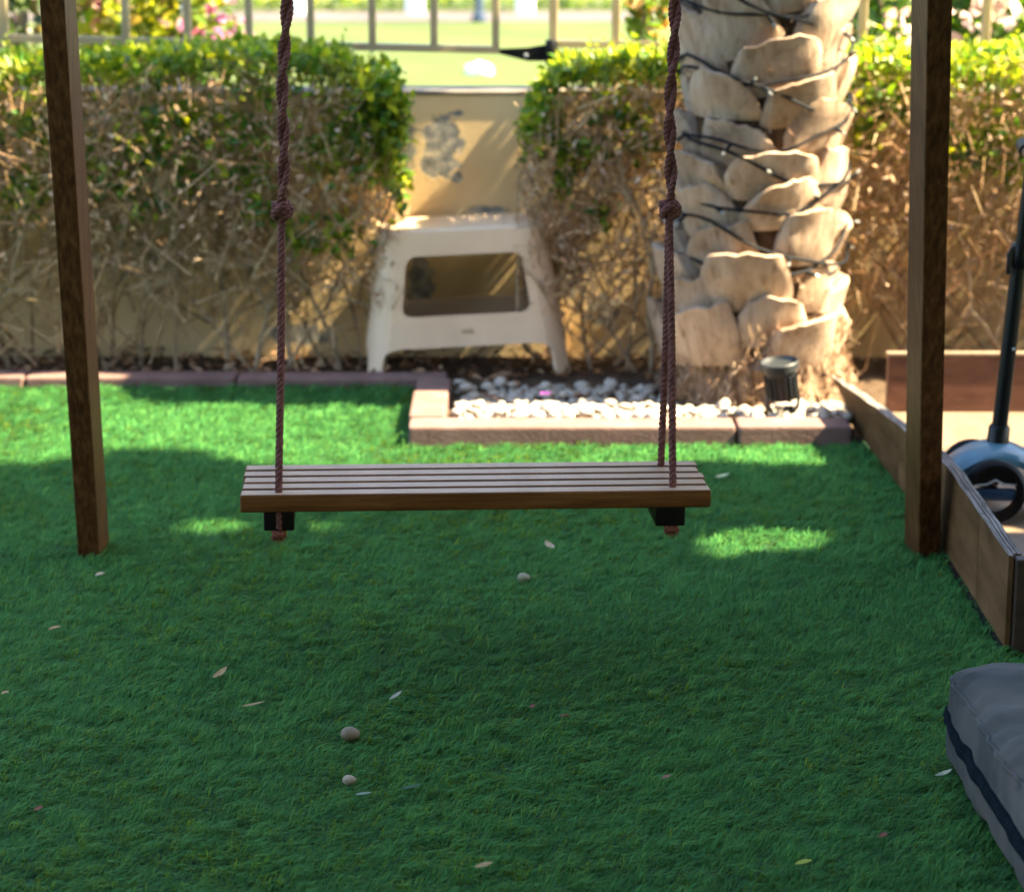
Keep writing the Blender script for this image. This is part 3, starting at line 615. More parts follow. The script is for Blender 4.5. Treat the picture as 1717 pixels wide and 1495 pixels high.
# string lights wound round the trunk
lights = thing('string_lights', 'black cable with little clear bulbs wound around the palm trunk', 'string lights', PALM + Vector((0, 0, 0.2)))
lr = random.Random(3)
def wire(z0, z1, turns, hand, ph, rad):
    pts = []; N = int(turns * 34)
    for i in range(N + 1):
        t = i / N; a = ph + hand * 2 * math.pi * turns * t
        zz = z0 + (z1 - z0) * t + 0.030 * math.sin(a * 2.0 + ph * 3) + 0.006 * math.sin(a * 5.3 + 1)
        rr = rad + 0.008 * math.sin(a * 3.1 + ph) + 0.004 * math.sin(a * 9)
        pts.append(PALM + Vector((math.cos(a) * rr, math.sin(a) * rr, zz)))
    w = part('cable', MB().tube(pts, 0.0038, 5), MAT['wire'], lights, sm=60)
    for i in range(5, N, 7):
        p = pts[i]; out = (p - PALM); out.z = 0; out.normalize(); tn = Vector((-out.y, out.x, 0))
        d = (out * lr.uniform(0.1, 0.7) + tn * lr.uniform(-0.6, 0.6) + Vector((0, 0, lr.uniform(-1, 0.5)))).normalized()
        b = part('bulb', MB().tube([p, p + d * 0.010, p + d * 0.024], [0.004, 0.0045, 0.0038], 6), MAT['wire'], lights)
        part('lens', MB().tube([p + d * 0.024, p + d * 0.031, p + d * 0.036], [0.0032, 0.0034, 0.0012], 6), MAT['bulb'], b)
wire(0.24, 1.45, 8.5, 1, 0.4, PR + 0.022)
wire(0.28, 1.40, 6.5, -1, 2.2, PR + 0.025)

# ================================================================== RAILING
FY = 6.03
fence = thing('railing', 'khaki metal railing with upright bars above the wall', 'railing', (0, FY, 0.67))
def rail_z(px, pts):
    (xa, ya), (xb, yb) = pts
    return pix(px, ya + (yb - ya) * (px - xa) / (xb - xa), Y=FY).z
def bar(px, z0, z1, w, name='bar'):
    x = pix(px, 40, Y=FY).x
    part(name, bevel(MB().box((x - w/2, FY - w/2, z0), (x + w/2, FY + w/2, z1)).mesh(), 0.002, 1), MAT['rail'], fence)
def railbar(pa, pb, hgt, name='rail'):
    a, b = pa, pb; dx = (b - a); mb = MB(); w = 0.014
    mb.add([(p.x, FY + s_ * w, p.z + q) for p in (a, b) for s_, q in ((-1, -hgt/2), (1, -hgt/2), (1, hgt/2), (-1, hgt/2))],
           [(0,1,2,3),(7,6,5,4),(0,4,5,1),(1,5,6,2),(2,6,7,3),(3,7,4,0)])
    part(name, recalc(mb.mesh()), MAT['rail'], fence)
LR = ((0, 64), (840, 84)); RR = ((940, 74), (1717, 86))
la = Vector((pix(-760, 46, Y=FY).x, FY, rail_z(-760, LR))); lb = Vector((pix(838, 84, Y=FY).x, FY, rail_z(838, LR)))
ra = Vector((pix(936, 74, Y=FY).x, FY, rail_z(936, RR))); rb = Vector((pix(2500, 98, Y=FY).x, FY, rail_z(2500, RR)))
railbar(la, lb, 0.018); railbar(ra, rb, 0.018)
up = Vector((0, 0, 0.85)); railbar(la + up, lb + up, 0.03); railbar(ra + up, rb + up, 0.03)
for px in [831 - 103.4 * k for k in range(0, 15)]: bar(px, rail_z(px, LR) + 0.009, lb.z + 0.86, 0.019)
for px in [1033 + 103.4 * k for k in range(0, 14)]: bar(px, rail_z(px, RR) + 0.009, ra.z + 0.85, 0.021)
bar(928, 0.672, 1.65, 0.022, 'post'); bar(4, 0.672, 1.65, 0.03, 'post'); bar(1086, 0.672, rail_z(1086, RR) - 0.01, 0.018, 'foot')
bar(2300, 0.672, 1.65, 0.03, 'post')
hz = pix(925, 84, Y=FY - 0.016)
hinge = part('hinge', bevel(MB().add([(pix(px, py, Y=yy).x, yy, pix(px, py, Y=yy).z) for yy in (FY - 0.024, FY - 0.016) for px, py in ((838, 82), (838, 91), (885, 103), (920, 103), (920, 74), (885, 80))],
      [(0,1,2,3,4,5),(11,10,9,8,7,6)] + [(i, (i+1) % 6 + 0, (i+1) % 6 + 6, i + 6)[::-1] for i in range(6)]).mesh(), 0.001, 1), MAT['iron'], fence, label='black iron strap hinge')
recalc(hinge.data)
hc = pix(924, 86, Y=FY - 0.02)
part('knuckle', MB().lathe([(0.013, -0.030), (0.0145, -0.028), (0.0145, 0.026), (0.013, 0.028)], 12, Matrix.Translation(hc)), MAT['iron'], hinge, sm=40)
bc = pix(882, 93, Y=FY - 0.026)
part('bolt', MB().lathe([(0.005, 0), (0.004, 0.003)], 8, Matrix.Translation(bc) @ Matrix.Rotation(R(90), 4, 'X')), MAT['silver'], hinge)

# ================================================================== BEYOND THE WALL
def shrub(label, cx, cy, rx, ry, z0, z1, n, cols, w, seed, size=(0.03, 0.06), flowers=None, stems=6, leafmat='leaf'):
    r = np.random.default_rng(seed); t = thing('shrub', label, 'shrub', (cx, cy, -0.02))
    for i in range(stems):
        a = r.uniform(0, 6.28); d = r.uniform(0.2, 0.8); pts = [Vector((cx + math.cos(a) * 0.08, cy + math.sin(a) * 0.06, -0.03))]
        tip = Vector((cx + math.cos(a) * rx * d, cy + math.sin(a) * ry * d, z0 + (z1 - z0) * r.uniform(0.6, 0.95)))
        for k in range(1, 6): pts.append(pts[0].lerp(tip, k / 5) + Vector(r.normal(0, 0.02, 3)))
        part('stem', MB().tube(pts, [0.014 * (1 - 0.14 * k) for k in range(6)], 5), MAT['stem'], t, sm=60)
    k = max(6, n // 45); cen = r.normal(0, 1, (k, 3)); cen = unit(cen) * r.random((k, 1)) ** 0.4
    q = cen[r.integers(0, k, n)] + r.normal(0, 0.15, (n, 3)); P = np.array([cx, cy, (z0 + z1) / 2]) + q * np.array([rx, ry, (z1 - z0) / 2])
    P[:, 2] = np.maximum(P[:, 2], 0.05); ln = r.uniform(*size, n)
    up_ = r.normal(0, .6, (n, 3)); up_[:, 2] += 0.7
    part('leaves', leaves_mesh('l', P, r.normal(0, 1, (n, 3)) + np.array([0, 0, .2]), up_, ln, ln * 0.62, mixcols(n, cols, w, 0.15, r)), MAT[leafmat], t, 'stuff')
    if flowers:
        m, pos, fc = flowers
        Q = P[r.integers(0, n, m)] if pos is None else np.array(pos)[r.integers(0, len(pos), m)] + r.normal(0, 0.035, (m, 3))
        part('flowers', leaves_mesh('f', Q, r.normal(0, 1, (m, 3)), r.normal(0, 1, (m, 3)), r.uniform(0.03, 0.05, m), r.uniform(0.025, 0.04, m), mixcols(m, fc, [1] * len(fc), 0.15, r), 0.3, 0.2), MAT['petal'], t, 'stuff')
    return t
YG = [(0.10, 0.17, 0.02), (0.28, 0.33, 0.04), (0.45, 0.42, 0.06), (0.20, 0.15, 0.08)]
c1 = pix(235, 10, Y=6.75)
shrub('yellow-green flowering shrub with pink blooms behind the railing', c1.x, 6.75, 0.24, 0.25, 0.35, 1.35, 1500, YG, [3, 4, 3, 2.5], 51, (0.03, 0.065),
      (50, [pix(335, 50, Y=6.5), pix(345, 40, Y=6.55), pix(385, 20, Y=6.6), pix(180, 5, Y=6.6), pix(170, 8, Y=6.6)], [(0.62, 0.20, 0.36), (0.70, 0.42, 0.38)]))
c2 = pix(0, 0, Y=6.9)
shrub('leafy shrub at the far left behind the railing, leaves coloured dark as shade', c2.x - 0.05, 6.95, 0.33, 0.25, 0.2, 1.5, 1500, [(0.025, 0.05, 0.02), (0.06, 0.10, 0.03), (0.10, 0.08, 0.05)], [3, 2, 2], 52, (0.03, 0.06), (24, None, [(0.6, 0.35, 0.35)]))  # dark leaf colours stand in for the shade inside the bush
c3 = pix(1085, 20, Y=6.3)
shrub('small shrub with orange-brown dry bracts beside the palm trunk', c3.x + 0.06, 6.32, 0.11, 0.12, 0.55, 1.25, 420, [(0.06, 0.13, 0.02), (0.14, 0.22, 0.03), (0.42, 0.22, 0.11), (0.50, 0.33, 0.20)], [3, 2, 3, 2], 53, (0.025, 0.05))
c4 = pix(1600, 20, Y=6.7)
shrub('dense green shrub with pale blooms behind the railing at right', c4.x + 0.03, 6.75, 0.42, 0.30, 0.25, 1.5, 2600, [(0.03, 0.08, 0.012), (0.07, 0.15, 0.02), (0.18, 0.26, 0.03)], [4, 4, 2], 54, (0.035, 0.07),
      (60, [pix(1610, 45, Y=6.42), pix(1500, 55, Y=6.42), pix(1690, 10, Y=6.42)], [(0.7, 0.5, 0.45), (0.75, 0.65, 0.5)]))
# far side of the park
far = thing('far_hedge', 'low yellow-green hedge far across the park lawn', 'hedge', (0, 21.4, -0.02)); n = 9000
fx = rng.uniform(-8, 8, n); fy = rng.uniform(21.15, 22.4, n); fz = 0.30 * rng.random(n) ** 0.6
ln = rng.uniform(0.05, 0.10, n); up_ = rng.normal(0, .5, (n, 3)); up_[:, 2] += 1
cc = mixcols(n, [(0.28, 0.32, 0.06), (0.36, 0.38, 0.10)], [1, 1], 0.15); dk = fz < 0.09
cc[dk] = mixcols(int(dk.sum()), [(0.05, 0.11, 0.03), (0.07, 0.14, 0.03)], [1, 1], 0.1)  # lower leaves coloured dark for the shade at the hedge foot
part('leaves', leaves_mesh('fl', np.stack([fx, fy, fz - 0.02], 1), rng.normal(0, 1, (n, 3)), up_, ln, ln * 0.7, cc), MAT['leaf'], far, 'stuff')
for k, (px, lab) in enumerate([(318, 'white bollard beside the path behind the pink blooms'), (505, 'white bollard on the path just right of the left swing rope'), (695, 'white bollard on the path left of the navy post'), (880, 'white bollard on the path right of the navy post')]):
    b = pix(px, 22, z=-0.012)
    single('bollard', MB().lathe([(0.075, 0), (0.075, 0.75), (0.06, 0.80), (0.02, 0.82)], 12, Matrix.Translation(b)), MAT['white'], lab, 'bollard', b, 'white bollards along the park path', 40)
b = pix(803, 36, z=-0.012); lp = thing('lamp_post', 'dark navy post standing on the park path', 'lamp post', b)
part('base', MB().lathe([(0.06, 0), (0.06, 0.05), (0.045, 0.06)], 14, Matrix.Translation(b)), MAT['navypost'], lp, sm=40)
part('pole', MB().lathe([(0.036, 0.05), (0.03, 3.2)], 14, Matrix.Translation(b)), MAT['navypost'], lp, sm=40)
part('lamp_head', MB().lathe([(0.03, 3.2), (0.14, 3.28), (0.16, 3.36), (0.05, 3.48)], 14, Matrix.Translation(b)), MAT['navypost'], lp, sm=40)
b = pix(803, 124, z=-0.02); bm = bmesh.new(); bmesh.ops.create_icosphere(bm, subdivisions=3, radius=1)
for v in bm.verts:
    nz = math.sin(v.co.x * 7 + 1) * math.cos(v.co.y * 6) * 0.14 + math.sin(v.co.z * 9 + v.co.x * 4) * 0.08
    v.co = Vector((v.co.x * 0.078, v.co.y * 0.07, max(v.co.z, -0.3) * 0.05 + 0.014)) * (1 + nz) + b
me = bpy.data.meshes.new('bag'); bm.to_mesh(me); bm.free()
single('plastic_bag', me, MAT['white'], 'crumpled white bag lying on the sunny park lawn', 'bag', b, sm=30)

# ================================================================== STOOL
SC = Vector((pix(781, 640, z=0.0).x, 5.80, 0.0)); SH = 0.360; syaw = R(4.0)
stool = thing('plastic_stool', 'cream plastic stool with cut-out sides against the wall', 'stool', SC)
def stool_parts():
    hw_t, hw_b, hd_t, hd_b, rc0 = 0.198, 0.256, 0.112, 0.138, 0.046; rc = rc0
    NC, NR = 46, 34                                   # columns per straight side, rows
    M4 = Matrix.Translation(SC) @ Matrix.Rotation(syaw, 4, 'Z') @ Matrix.Rotation(R(-2.2), 4, 'Y')
    def surf(side, u, z):
        """side 0 front,1 right,2 back,3 left; u in [-1,1] along side incl. rounded corner half"""
        t = 1 - z / SH; hw = hw_t + (hw_b - hw_t) * t; hd = hd_t + (hd_b - hd_t) * t
        a, b = (hw, hd) if side % 2 == 0 else (hd, hw); rc = rc0 + 0.034 * t
        half = (a - rc) + rc * math.pi / 4; s = u * half
        if abs(s) <= a - rc: p = Vector((s, -b, z))
        else:
            th = (abs(s) - (a - rc)) / rc; th = math.pi / 4 * (min(1, th / (math.pi / 4)) ** 0.55); p = Vector((math.copysign((a - rc) + rc * math.sin(th), s), -(b - rc) - rc * math.cos(th), z))
        return M4 @ (Matrix.Rotation(side * math.pi / 2, 3, 'Z') @ p), half
    def sdbox(x, y, cx, cy, hx, hy, r):
        qx, qy = abs(x - cx) - hx + r, abs(y - cy) - hy + r
        return math.hypot(max(qx, 0), max(qy, 0)) + min(max(qx, qy), 0) - r
    bms = {}
    for side in range(4):
        half = surf(side, 0, SH / 2)[1]; lw = 0.052 if side % 2 == 0 else 0.045
        def sd(s, z):
            t = 1 - z / SH; wtop = half - 0.056
            a = sdbox(s, z, 0, 0.231, wtop - 0.010 + 0.010 * t, 0.072, 0.024)
            b = sdbox(s, z, 0, -0.02, wtop + 0.022, 0.104, 0.03)
            return min(a, b)
        grid = {}
        for j in range(NR + 1):
            for i in range(NC + 1):
                u = i / NC * 2 - 1; z = SH * j / NR; s = u * half
                grid[i, j] = (s, z)
        snapped = {}
        cells = [(i, j) for i in range(NC) for j in range(NR) if min(1, 1) and sum(sd(*grid[c]) > 0 for c in ((i, j), (i + 1, j), (i, j + 1), (i + 1, j + 1))) >= 2]
        cs = set(cells)
        for (i, j), (s, z) in grid.items():
            around = [(i - 1, j - 1), (i, j - 1), (i - 1, j), (i, j)]
            inn = [c for c in around if 0 <= c[0] < NC and 0 <= c[1] < NR]
            if any(c in cs for c in inn) and not all(c in cs for c in inn):
                for _ in range(4):
                    d = sd(s, z); e = 1e-4; gx = (sd(s + e, z) - d) / e; gz = (sd(s, z + e) - d) / e; g = gx * gx + gz * gz
                    if g < 1e-6: break
                    s -= d * gx / g * 0.9; z -= d * gz / g * 0.9
                z = max(z, 0)
            snapped[i, j] = (s, z)
        for (i, j) in cells:
            sc_, zc = (grid[i, j][0] + grid[i + 1, j + 1][0]) / 2, (grid[i, j][1] + grid[i + 1, j + 1][1]) / 2
            if zc > 0.298: key = ('skirt', side)
            elif abs(sc_) > half - 0.046: key = ('leg', (side + (1 if sc_ > 0 else 0)) % 4)
            else: key = ('side_rail', side)
            mb = bms.setdefault(key, (MB(), {}))
            ids = []
            for c in ((i, j), (i + 1, j), (i + 1, j + 1), (i, j + 1)):
                k2 = (side,) + c
                if k2 not in mb[1]:
                    s, z = snapped[c]; mb[1][k2] = len(mb[0].v); mb[0].v.append(tuple(surf(side, s / half, z)[0]))
                ids.append(mb[1][k2])
            mb[0].f.append(tuple(ids))
    for (nm, side), (mb, _) in bms.items():
        me = mb.mesh(); bm = bmesh.new(); bm.from_mesh(me); bmesh.ops.remove_doubles(bm, verts=bm.verts, dist=0.0006)
        bmesh.ops.recalc_face_normals(bm, faces=bm.faces)
        c = M4 @ Vector((0, 0, SH / 2)); f0 = bm.faces[0] if not bm.faces.ensure_lookup_table() else None
        out = f0.calc_center_median() - c; out.z = 0
        if f0.normal.dot(out) < 0: bmesh.ops.reverse_faces(bm, faces=bm.faces)
        bmesh.ops.solidify(bm, geom=list(bm.faces), thickness=0.011)
        bm.to_mesh(me); bm.free()
        o = part(nm, me, MAT['plastic'], stool, sm=38)
        if nm == 'side_rail' and side == 0:
            mk = MB(); cx = 0.0
            p, _h = surf(0, 0.0, 0.115)
            for k in range(7):
                x = -0.0126 + k * 0.0042
                q = surf(0, x / _h, 0.116)[0]; q2 = surf(0, x / _h, 0.125 - 0.002 * (k % 2))[0]
                mk.tube([q + Vector((0, -0.0008, 0)), q2 + Vector((0, -0.0008, 0))], 0.0013, 4)
            part('moulded_mark', mk, flat('mark', (0.24, 0.19, 0.13), 0.6), o)
    # seat: dished slab with rounded edge
    vs_, fs_ = [], []; n = 48
    def ring(hw, hd, r, z):
        out = []
        for k in range(n):
            a = 2 * math.pi * (k + 0.5) / n; cx, cy = math.cos(a), math.sin(a)
            px_, py_ = math.copysign(min(1, abs(cx) * 1.45), cx), math.copysign(min(1, abs(cy) * 1.45), cy)
            x, y = px_ * (hw - r), py_ * (hd - r); out.append(M4 @ Vector((x + r * cx, y + r * cy, z)))
        return out
    prof = [(hw_t + .001, hd_t + .001, rc, SH - 0.004), (hw_t - 0.002, hd_t - 0.002, rc, SH + 0.003), (hw_t - 0.010, hd_t - 0.010, rc, SH + 0.006), (hw_t - 0.03, hd_t - 0.03, 0.03, SH + 0.004), (hw_t - 0.09, hd_t - 0.07, 0.02, SH + 0.003)]
    for p in prof: vs_ += ring(*p)
    for i in range(len(prof) - 1):
        for k in range(n): fs_.append((i*n+k, i*n+(k+1)%n, (i+1)*n+(k+1)%n, (i+1)*n+k))
    fs_.append(tuple((len(prof)-1)*n + k for k in range(n))); fs_.append(tuple(range(n))[::-1])
    part('seat', MB().add(vs_, fs_), MAT['plastic'], stool, sm=50)
stool_parts()

# ================================================================== GARDEN SPOTLIGHT
sb = pix(1312, 697, z=0.045); sb.y = 5.115; sb.x = pix(1312, 690, Y=5.115).x; sb.z = 0.03
spot = thing('garden_spotlight', 'small black ribbed garden spotlight among the white pebbles', 'spotlight', sb)
tilt = Matrix.Translation(sb + Vector((0, 0, 0.045))) @ Matrix.Rotation(R(-7), 4, 'Y') @ Matrix.Rotation(R(5), 4, 'X')
head = part('head', MB().lathe([(0.020, 0.0), (0.027, 0.006), (0.029, 0.03), (0.031, 0.055), (0.034, 0.066), (0.041, 0.070), (0.042, 0.086), (0.040, 0.088), (0.036, 0.080), (0.010, 0.078)], 28, tilt), MAT['spot'], spot, sm=35)
for k in range(18):
    a = 2 * math.pi * k / 18; mm = tilt @ Matrix.Rotation(a, 4, 'Z')
    part('fin', MB().box((0.027, -0.0013, 0.006), (0.0365, 0.0013, 0.058), mm), MAT['spot'], head)
part('bracket', MB().tube([sb + Vector(p) for p in ((-0.035, 0.0, 0.055), (-0.033, -0.004, 0.035), (-0.018, -0.006, 0.010), (0, -0.006, 0.002), (0.018, -0.006, 0.010), (0.033, -0.004, 0.035), (0.035, 0, 0.055))], 0.0045, 6), MAT['spot'], spot, sm=60)
part('stake', MB().lathe([(0.004, -0.09), (0.014, 0.0), (0.016, 0.012), (0.010, 0.03)], 10, Matrix.Translation(sb + Vector((0.014, 0.008, 0)))), MAT['spot'], spot, sm=40)

# ================================================================== SWING FRAME
def leg_points(pb, pt, Yt):
    b = pix(pb[0], pb[1], z=0.0); t = pix(pt[0], pt[1], Y=Yt); d = (t - b) / (t.z - b.z); return b, b + d * 1.92
frame = thing('timber_swing_stand', 'dark stained timber swing frame with two slanting legs', 'swing frame', (0, 4.14, 0))
tops = []
for pb, pt, yw, wd in (((150, 938), (87, 0), R(-1.5), 0.039), ((1559, 937), (1577, 0), R(7), 0.040)):
    b, t = leg_points(pb, pt, 3.80); ax = (t - b).normalized(); tops.append(t); dp = 0.092
    xh = Vector((math.cos(yw), math.sin(yw), 0)); yh = Vector((-math.sin(yw), math.cos(yw), 0)); w = wd / 2
    mb = MB(); cs = [(-w, 0), (w, 0), (w, dp), (-w, dp)]
    lo = [b + xh * a + yh * c - Vector((0, 0, 0.03)) for a, c in cs]; hi = [t + xh * a + yh * c for a, c in cs]
    nseg = 8; vs_ = []
    for k in range(nseg + 1): vs_ += [lo[i].lerp(hi[i], k / nseg) for i in range(4)]
    fs_ = [(k*4+i, k*4+(i+1)%4, (k+1)*4+(i+1)%4, (k+1)*4+i) for k in range(nseg) for i in range(4)] + [(3,2,1,0), tuple(nseg*4+i for i in range(4))]
    part('leg', bevel(recalc(mb.add(vs_, fs_).mesh()), 0.003, 2), MAT['post'], frame)
BEAM_Y = tops[0].y + 0.045
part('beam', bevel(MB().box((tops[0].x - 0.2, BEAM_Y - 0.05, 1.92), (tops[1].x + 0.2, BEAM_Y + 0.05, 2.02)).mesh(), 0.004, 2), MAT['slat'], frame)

# ================================================================== SWING
FL = pix(402, 830, Y=3.445); FRt = pix(1193, 821, Y=3.490)
e1 = (FRt - FL); SW = e1.length; e1.normalize(); e2 = Vector((-e1.y, e1.x, 0)).normalized(); e3 = e1.cross(e2)
def sp(a, b, c): return FL + e1 * a + e2 * b + e3 * c
SM = Matrix((( e1.x, e2.x, e3.x, FL.x), (e1.y, e2.y, e3.y, FL.y), (e1.z, e2.z, e3.z, FL.z), (0, 0, 0, 1)))
swing = thing('swing', 'slatted wooden swing seat hanging on knotted brown ropes', 'swing', sp(SW / 2, 0.09, 0))
ROT = SM.to_3x3().to_4x4()
sd_, gap, th = 0.0304, 0.0082, 0.0275; SDEP = 5 * sd_ + 4 * gap
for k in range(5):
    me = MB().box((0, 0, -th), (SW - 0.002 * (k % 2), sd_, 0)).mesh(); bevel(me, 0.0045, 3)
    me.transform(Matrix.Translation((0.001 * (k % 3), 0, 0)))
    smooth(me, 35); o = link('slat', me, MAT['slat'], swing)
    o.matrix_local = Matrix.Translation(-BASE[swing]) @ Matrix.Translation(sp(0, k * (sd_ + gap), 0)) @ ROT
def s_of(px, b):                      # position along the seat under a photo column
    lo, hi = 0, SW
    for _ in range(40):
        mid = (lo + hi) / 2; p = sp(mid, b, 0); d = p - Vector((0, 0, CAM_H)); fx = d.y * cP - d.z * sP
        if W0 / 2 + FPX * d.x / fx < px: lo = mid
        else: hi = mid
    return lo
bars = []
for px in (467, 1124):
    c = s_of(px, 0.02); bars.append(c)
    me = bevel(MB().box((-0.0225, 0.012, -th - 0.031), (0.0225, SDEP - 0.012, -th)).mesh(), 0.003, 2); me.transform(SM @ Matrix.Translation((c, 0, -0.0004)))
    part('cross_bar', me, MAT['black'], swing, sm=40)

def rope_into(mb, path, Rr, pitch, nstr=3, ph=0.0, sides=6, step=None):
    pts = [Vector(p) for p in path]; Ls = [0]
    for a, b in zip(pts, pts[1:]): Ls.append(Ls[-1] + (b - a).length)
    tot = Ls[-1]; step = step or pitch / 9; n = max(4, int(tot / step))
    samp = []; j = 0
    for i in range(n + 1):
        s_ = tot * i / n
        while j < len(Ls) - 2 and Ls[j + 1] < s_: j += 1
        samp.append(pts[j].lerp(pts[j + 1], (s_ - Ls[j]) / max(1e-9, Ls[j + 1] - Ls[j])))
    ref = None; strands = [[] for _ in range(nstr)]
    for i, p in enumerate(samp):
        t = (samp[min(i + 1, n)] - samp[max(i - 1, 0)]).normalized()
        ref = t.orthogonal().normalized() if ref is None else (ref - t * ref.dot(t)).normalized()
        b = t.cross(ref); a0 = ph + 2 * math.pi * (tot * i / n) / pitch
        for q in range(nstr):
            a = a0 + 2 * math.pi * q / nstr; strands[q].append(p + (ref * math.cos(a) + b * math.sin(a)) * Rr * 0.5)
    for st in strands: mb.tube(st, Rr * 0.56, sides)
    return samp
def fuzz(mb, samp, Rr, n, ln=0.006):
    for _ in range(n):
        p = random.choice(samp); d = Vector((random.gauss(0, 1), random.gauss(0, 1), random.gauss(0, 0.6))).normalized(); q = p + d * Rr * 0.9
        t = Vector((random.gauss(0, 1), random.gauss(0, 1), random.gauss(0, 1))).normalized() * 0.00022
        e = q + (d + Vector((0, 0, random.uniform(-.8, .8)))) * ln * random.uniform(0.4, 1.0)
        mb.add([q - t, q + t, e], [(0, 1, 2)])
RR_ = 0.0058
def swing_rope(idx, pxf, pxb, knot_px, top_px):
    bf, bb = 0.5 * sd_, SDEP - 0.5 * sd_
    if idx == 1: bf = 0.55 * sd_ + 0.004; bb = SDEP - 1.15 * sd_
    pf_ = sp(s_of(pxf, bf), bf, 0); pb_ = sp(s_of(pxb, bb), bb, 0)
    mid = (pf_ + pb_) / 2; kn = pix(knot_px[0], knot_px[1], Y=mid.y); top0 = pix(top_px, 0, Y=mid.y - 0.0); d = (top0 - kn) / (top0.z - kn.z); tp = kn + d * (1.92 - kn.z); tp.y = BEAM_Y
    mb = MB()
    for p in (pf_, pb_):
        path = [p - e3 * (th + 0.03), p, p.lerp(kn, 0.5) + Vector((0.0015, 0, 0)), kn]
        smp = rope_into(mb, path, RR_, 0.026, ph=random.random() * 6); fuzz(mb, smp, RR_, 110)
    N = 150; two = [[], []]
    for i in range(N + 1):
        t = i / N; c = kn.lerp(tp, t); a = t * 2 * math.pi * 10.5; w = 0.0047 * min(1, t * 40 + 0.2)
        c = c + Vector((0.0022 * math.sin(t * 31 + idx), 0, 0))
        for q in (0, 1): two[q].append(c + Vector((math.cos(a + q * math.pi), math.sin(a + q * math.pi), 0)) * w)
    for q in (0, 1):
        smp = rope_into(mb, two[q], RR_ * 0.9, 0.024, ph=q); fuzz(mb, smp, RR_, 260)
    ro = part('rope', mb, MAT['rope'], swing, sm=60)
    kb = MB(); path = []
    for i in range(61):
        t = 2 * math.pi * i / 60; r_ = 0.0085 + 0.0052 * math.cos(3 * t)
        path.append(kn + Vector((r_ * math.cos(2 * t), r_ * math.sin(2 * t), 0.0095 * math.sin(3 * t))))
    smp = rope_into(kb, path, RR_, 0.024, step=0.003)
    path = [kn + Vector((0.0105 * math.cos(t), 0.0105 * math.sin(t), 0.003 * math.sin(t) + 0.011 * (i / 12 - 0.5))) for i, t in enumerate(np.linspace(0, 8.5, 13))]
    smp += rope_into(kb, path, RR_, 0.024, step=0.003); fuzz(kb, smp, RR_, 120)
    part('knot', kb, MAT['rope'], ro, sm=60)
    for p in (pf_, pb_):                 # frayed stopper knots under the cross bar
        eb = MB(); q = p - e3 * (th + 0.031 + 0.006)
        path = [q + Vector((0.0068 * math.cos(t), 0.0068 * math.sin(t), -0.0011 * t + 0.006)) for t in np.linspace(0, 10, 26)]
        smp = rope_into(eb, path, 0.0052, 0.02, step=0.003)
        for _ in range(170):
            dd = Vector((random.gauss(0, .7), random.gauss(0, .7), -abs(random.gauss(0.5, .5)))).normalized(); o_ = q + Vector((random.gauss(0, .003), random.gauss(0, .003), -0.004)); t_ = dd.orthogonal().normalized() * 0.0005
            eb.add([o_ - t_, o_ + t_, o_ + dd * random.uniform(0.006, 0.016)], [(0, 1, 2)])
        part('rope_end', eb, MAT['rope_end'], ro, sm=60)
swing_rope(0, 467, 468, (472, 353), 479)
swing_rope(1, 1128, 1108, (1122, 351), 1129)

# ================================================================== PLAY BOX
PB = Vector((1.3, 4.4, 0)); pbx = thing('wooden_play_box', 'weathered plywood play box holding the scooter', 'play box', PB)
prof = [(3.61, 0.778, 0.0, 0.160), (3.9, 0.779, 0, 0.163), (4.15, 0.780, 0, 0.164), (4.3, 0.779, -0.001, 0.158), (4.5, 0.775, -0.004, 0.141), (4.68, 0.768, -0.008, 0.131), (4.85, 0.762, -0.016, 0.124), (5.0, 0.756, -0.028, 0.119), (5.12, 0.752, -0.036, 0.114), (5.2, 0.750, -0.042, 0.110)]
def side_at(Y, off=0.0):
    for a, b in zip(prof, prof[1:]):
        if Y <= b[0] + 1e-6:
            t = (Y - a[0]) / (b[0] - a[0]); return [a[i] + (b[i] - a[i]) * t for i in range(4)]
    return list(prof[-1])
def side_board(Ya, Yb, o0, o1, zlo, name, mat, dz=0.0, label=None):
    N = max(4, int((Yb - Ya) / 0.06)); M_ = 5; vs_ = []
    for i in range(N + 1):
        Y = Ya + (Yb - Ya) * i / N; _, X, ln, zt = side_at(Y); zt += dz + 0.0012 * math.sin(Y * 37)
        for j in range(M_ + 1):
            f = j / M_; xx = X + ln * f ** 1.6
            for o in (o0, o1): vs_.append((xx + o, Y, zlo + (zt - zlo) * f))
    W_ = (M_ + 1) * 2; fs_ = []
    for i in range(N):
        for j in range(M_):
            for s_ in (0, 1):
                a = i*W_ + j*2 + s_; fs_.append((a, a + 2, a + 2 + W_, a + W_) if s_ == 0 else (a, a + W_, a + 2 + W_, a + 2))
        a = i*W_; fs_.append((a, a + W_, a + W_ + 1, a + 1)); a = i*W_ + M_*2; fs_.append((a, a + 1, a + W_ + 1, a + W_))
    for j in range(M_):
        a = j*2; fs_.append((a, a + 1, a + 3, a + 2)); a = N*W_ + j*2; fs_.append((a, a + 2, a + 3, a + 1))
    me = recalc(MB().add(vs_, fs_).mesh()); me.materials.append(mat); me.materials.append(MAT['ply_edge'])
    for p in me.polygons:
        if p.normal.z > 0.7: p.material_index = 1
    return part(name, me, None, pbx, label=label)
for Ya, Yb in ((3.60, 3.845), (3.848, 4.16), (4.163, 4.62), (4.623, 5.20)): side_board(Ya, Yb, -0.008, 0.0, 0.012, 'side_board', MAT['ply'])
side_board(3.615, 5.16, 0.0022, 0.0075, 0.012, 'side_liner', MAT['ply'], -0.001); side_board(3.62, 5.10, 0.010, 0.0165, 0.02, 'side_liner', MAT['ply'], -0.003)
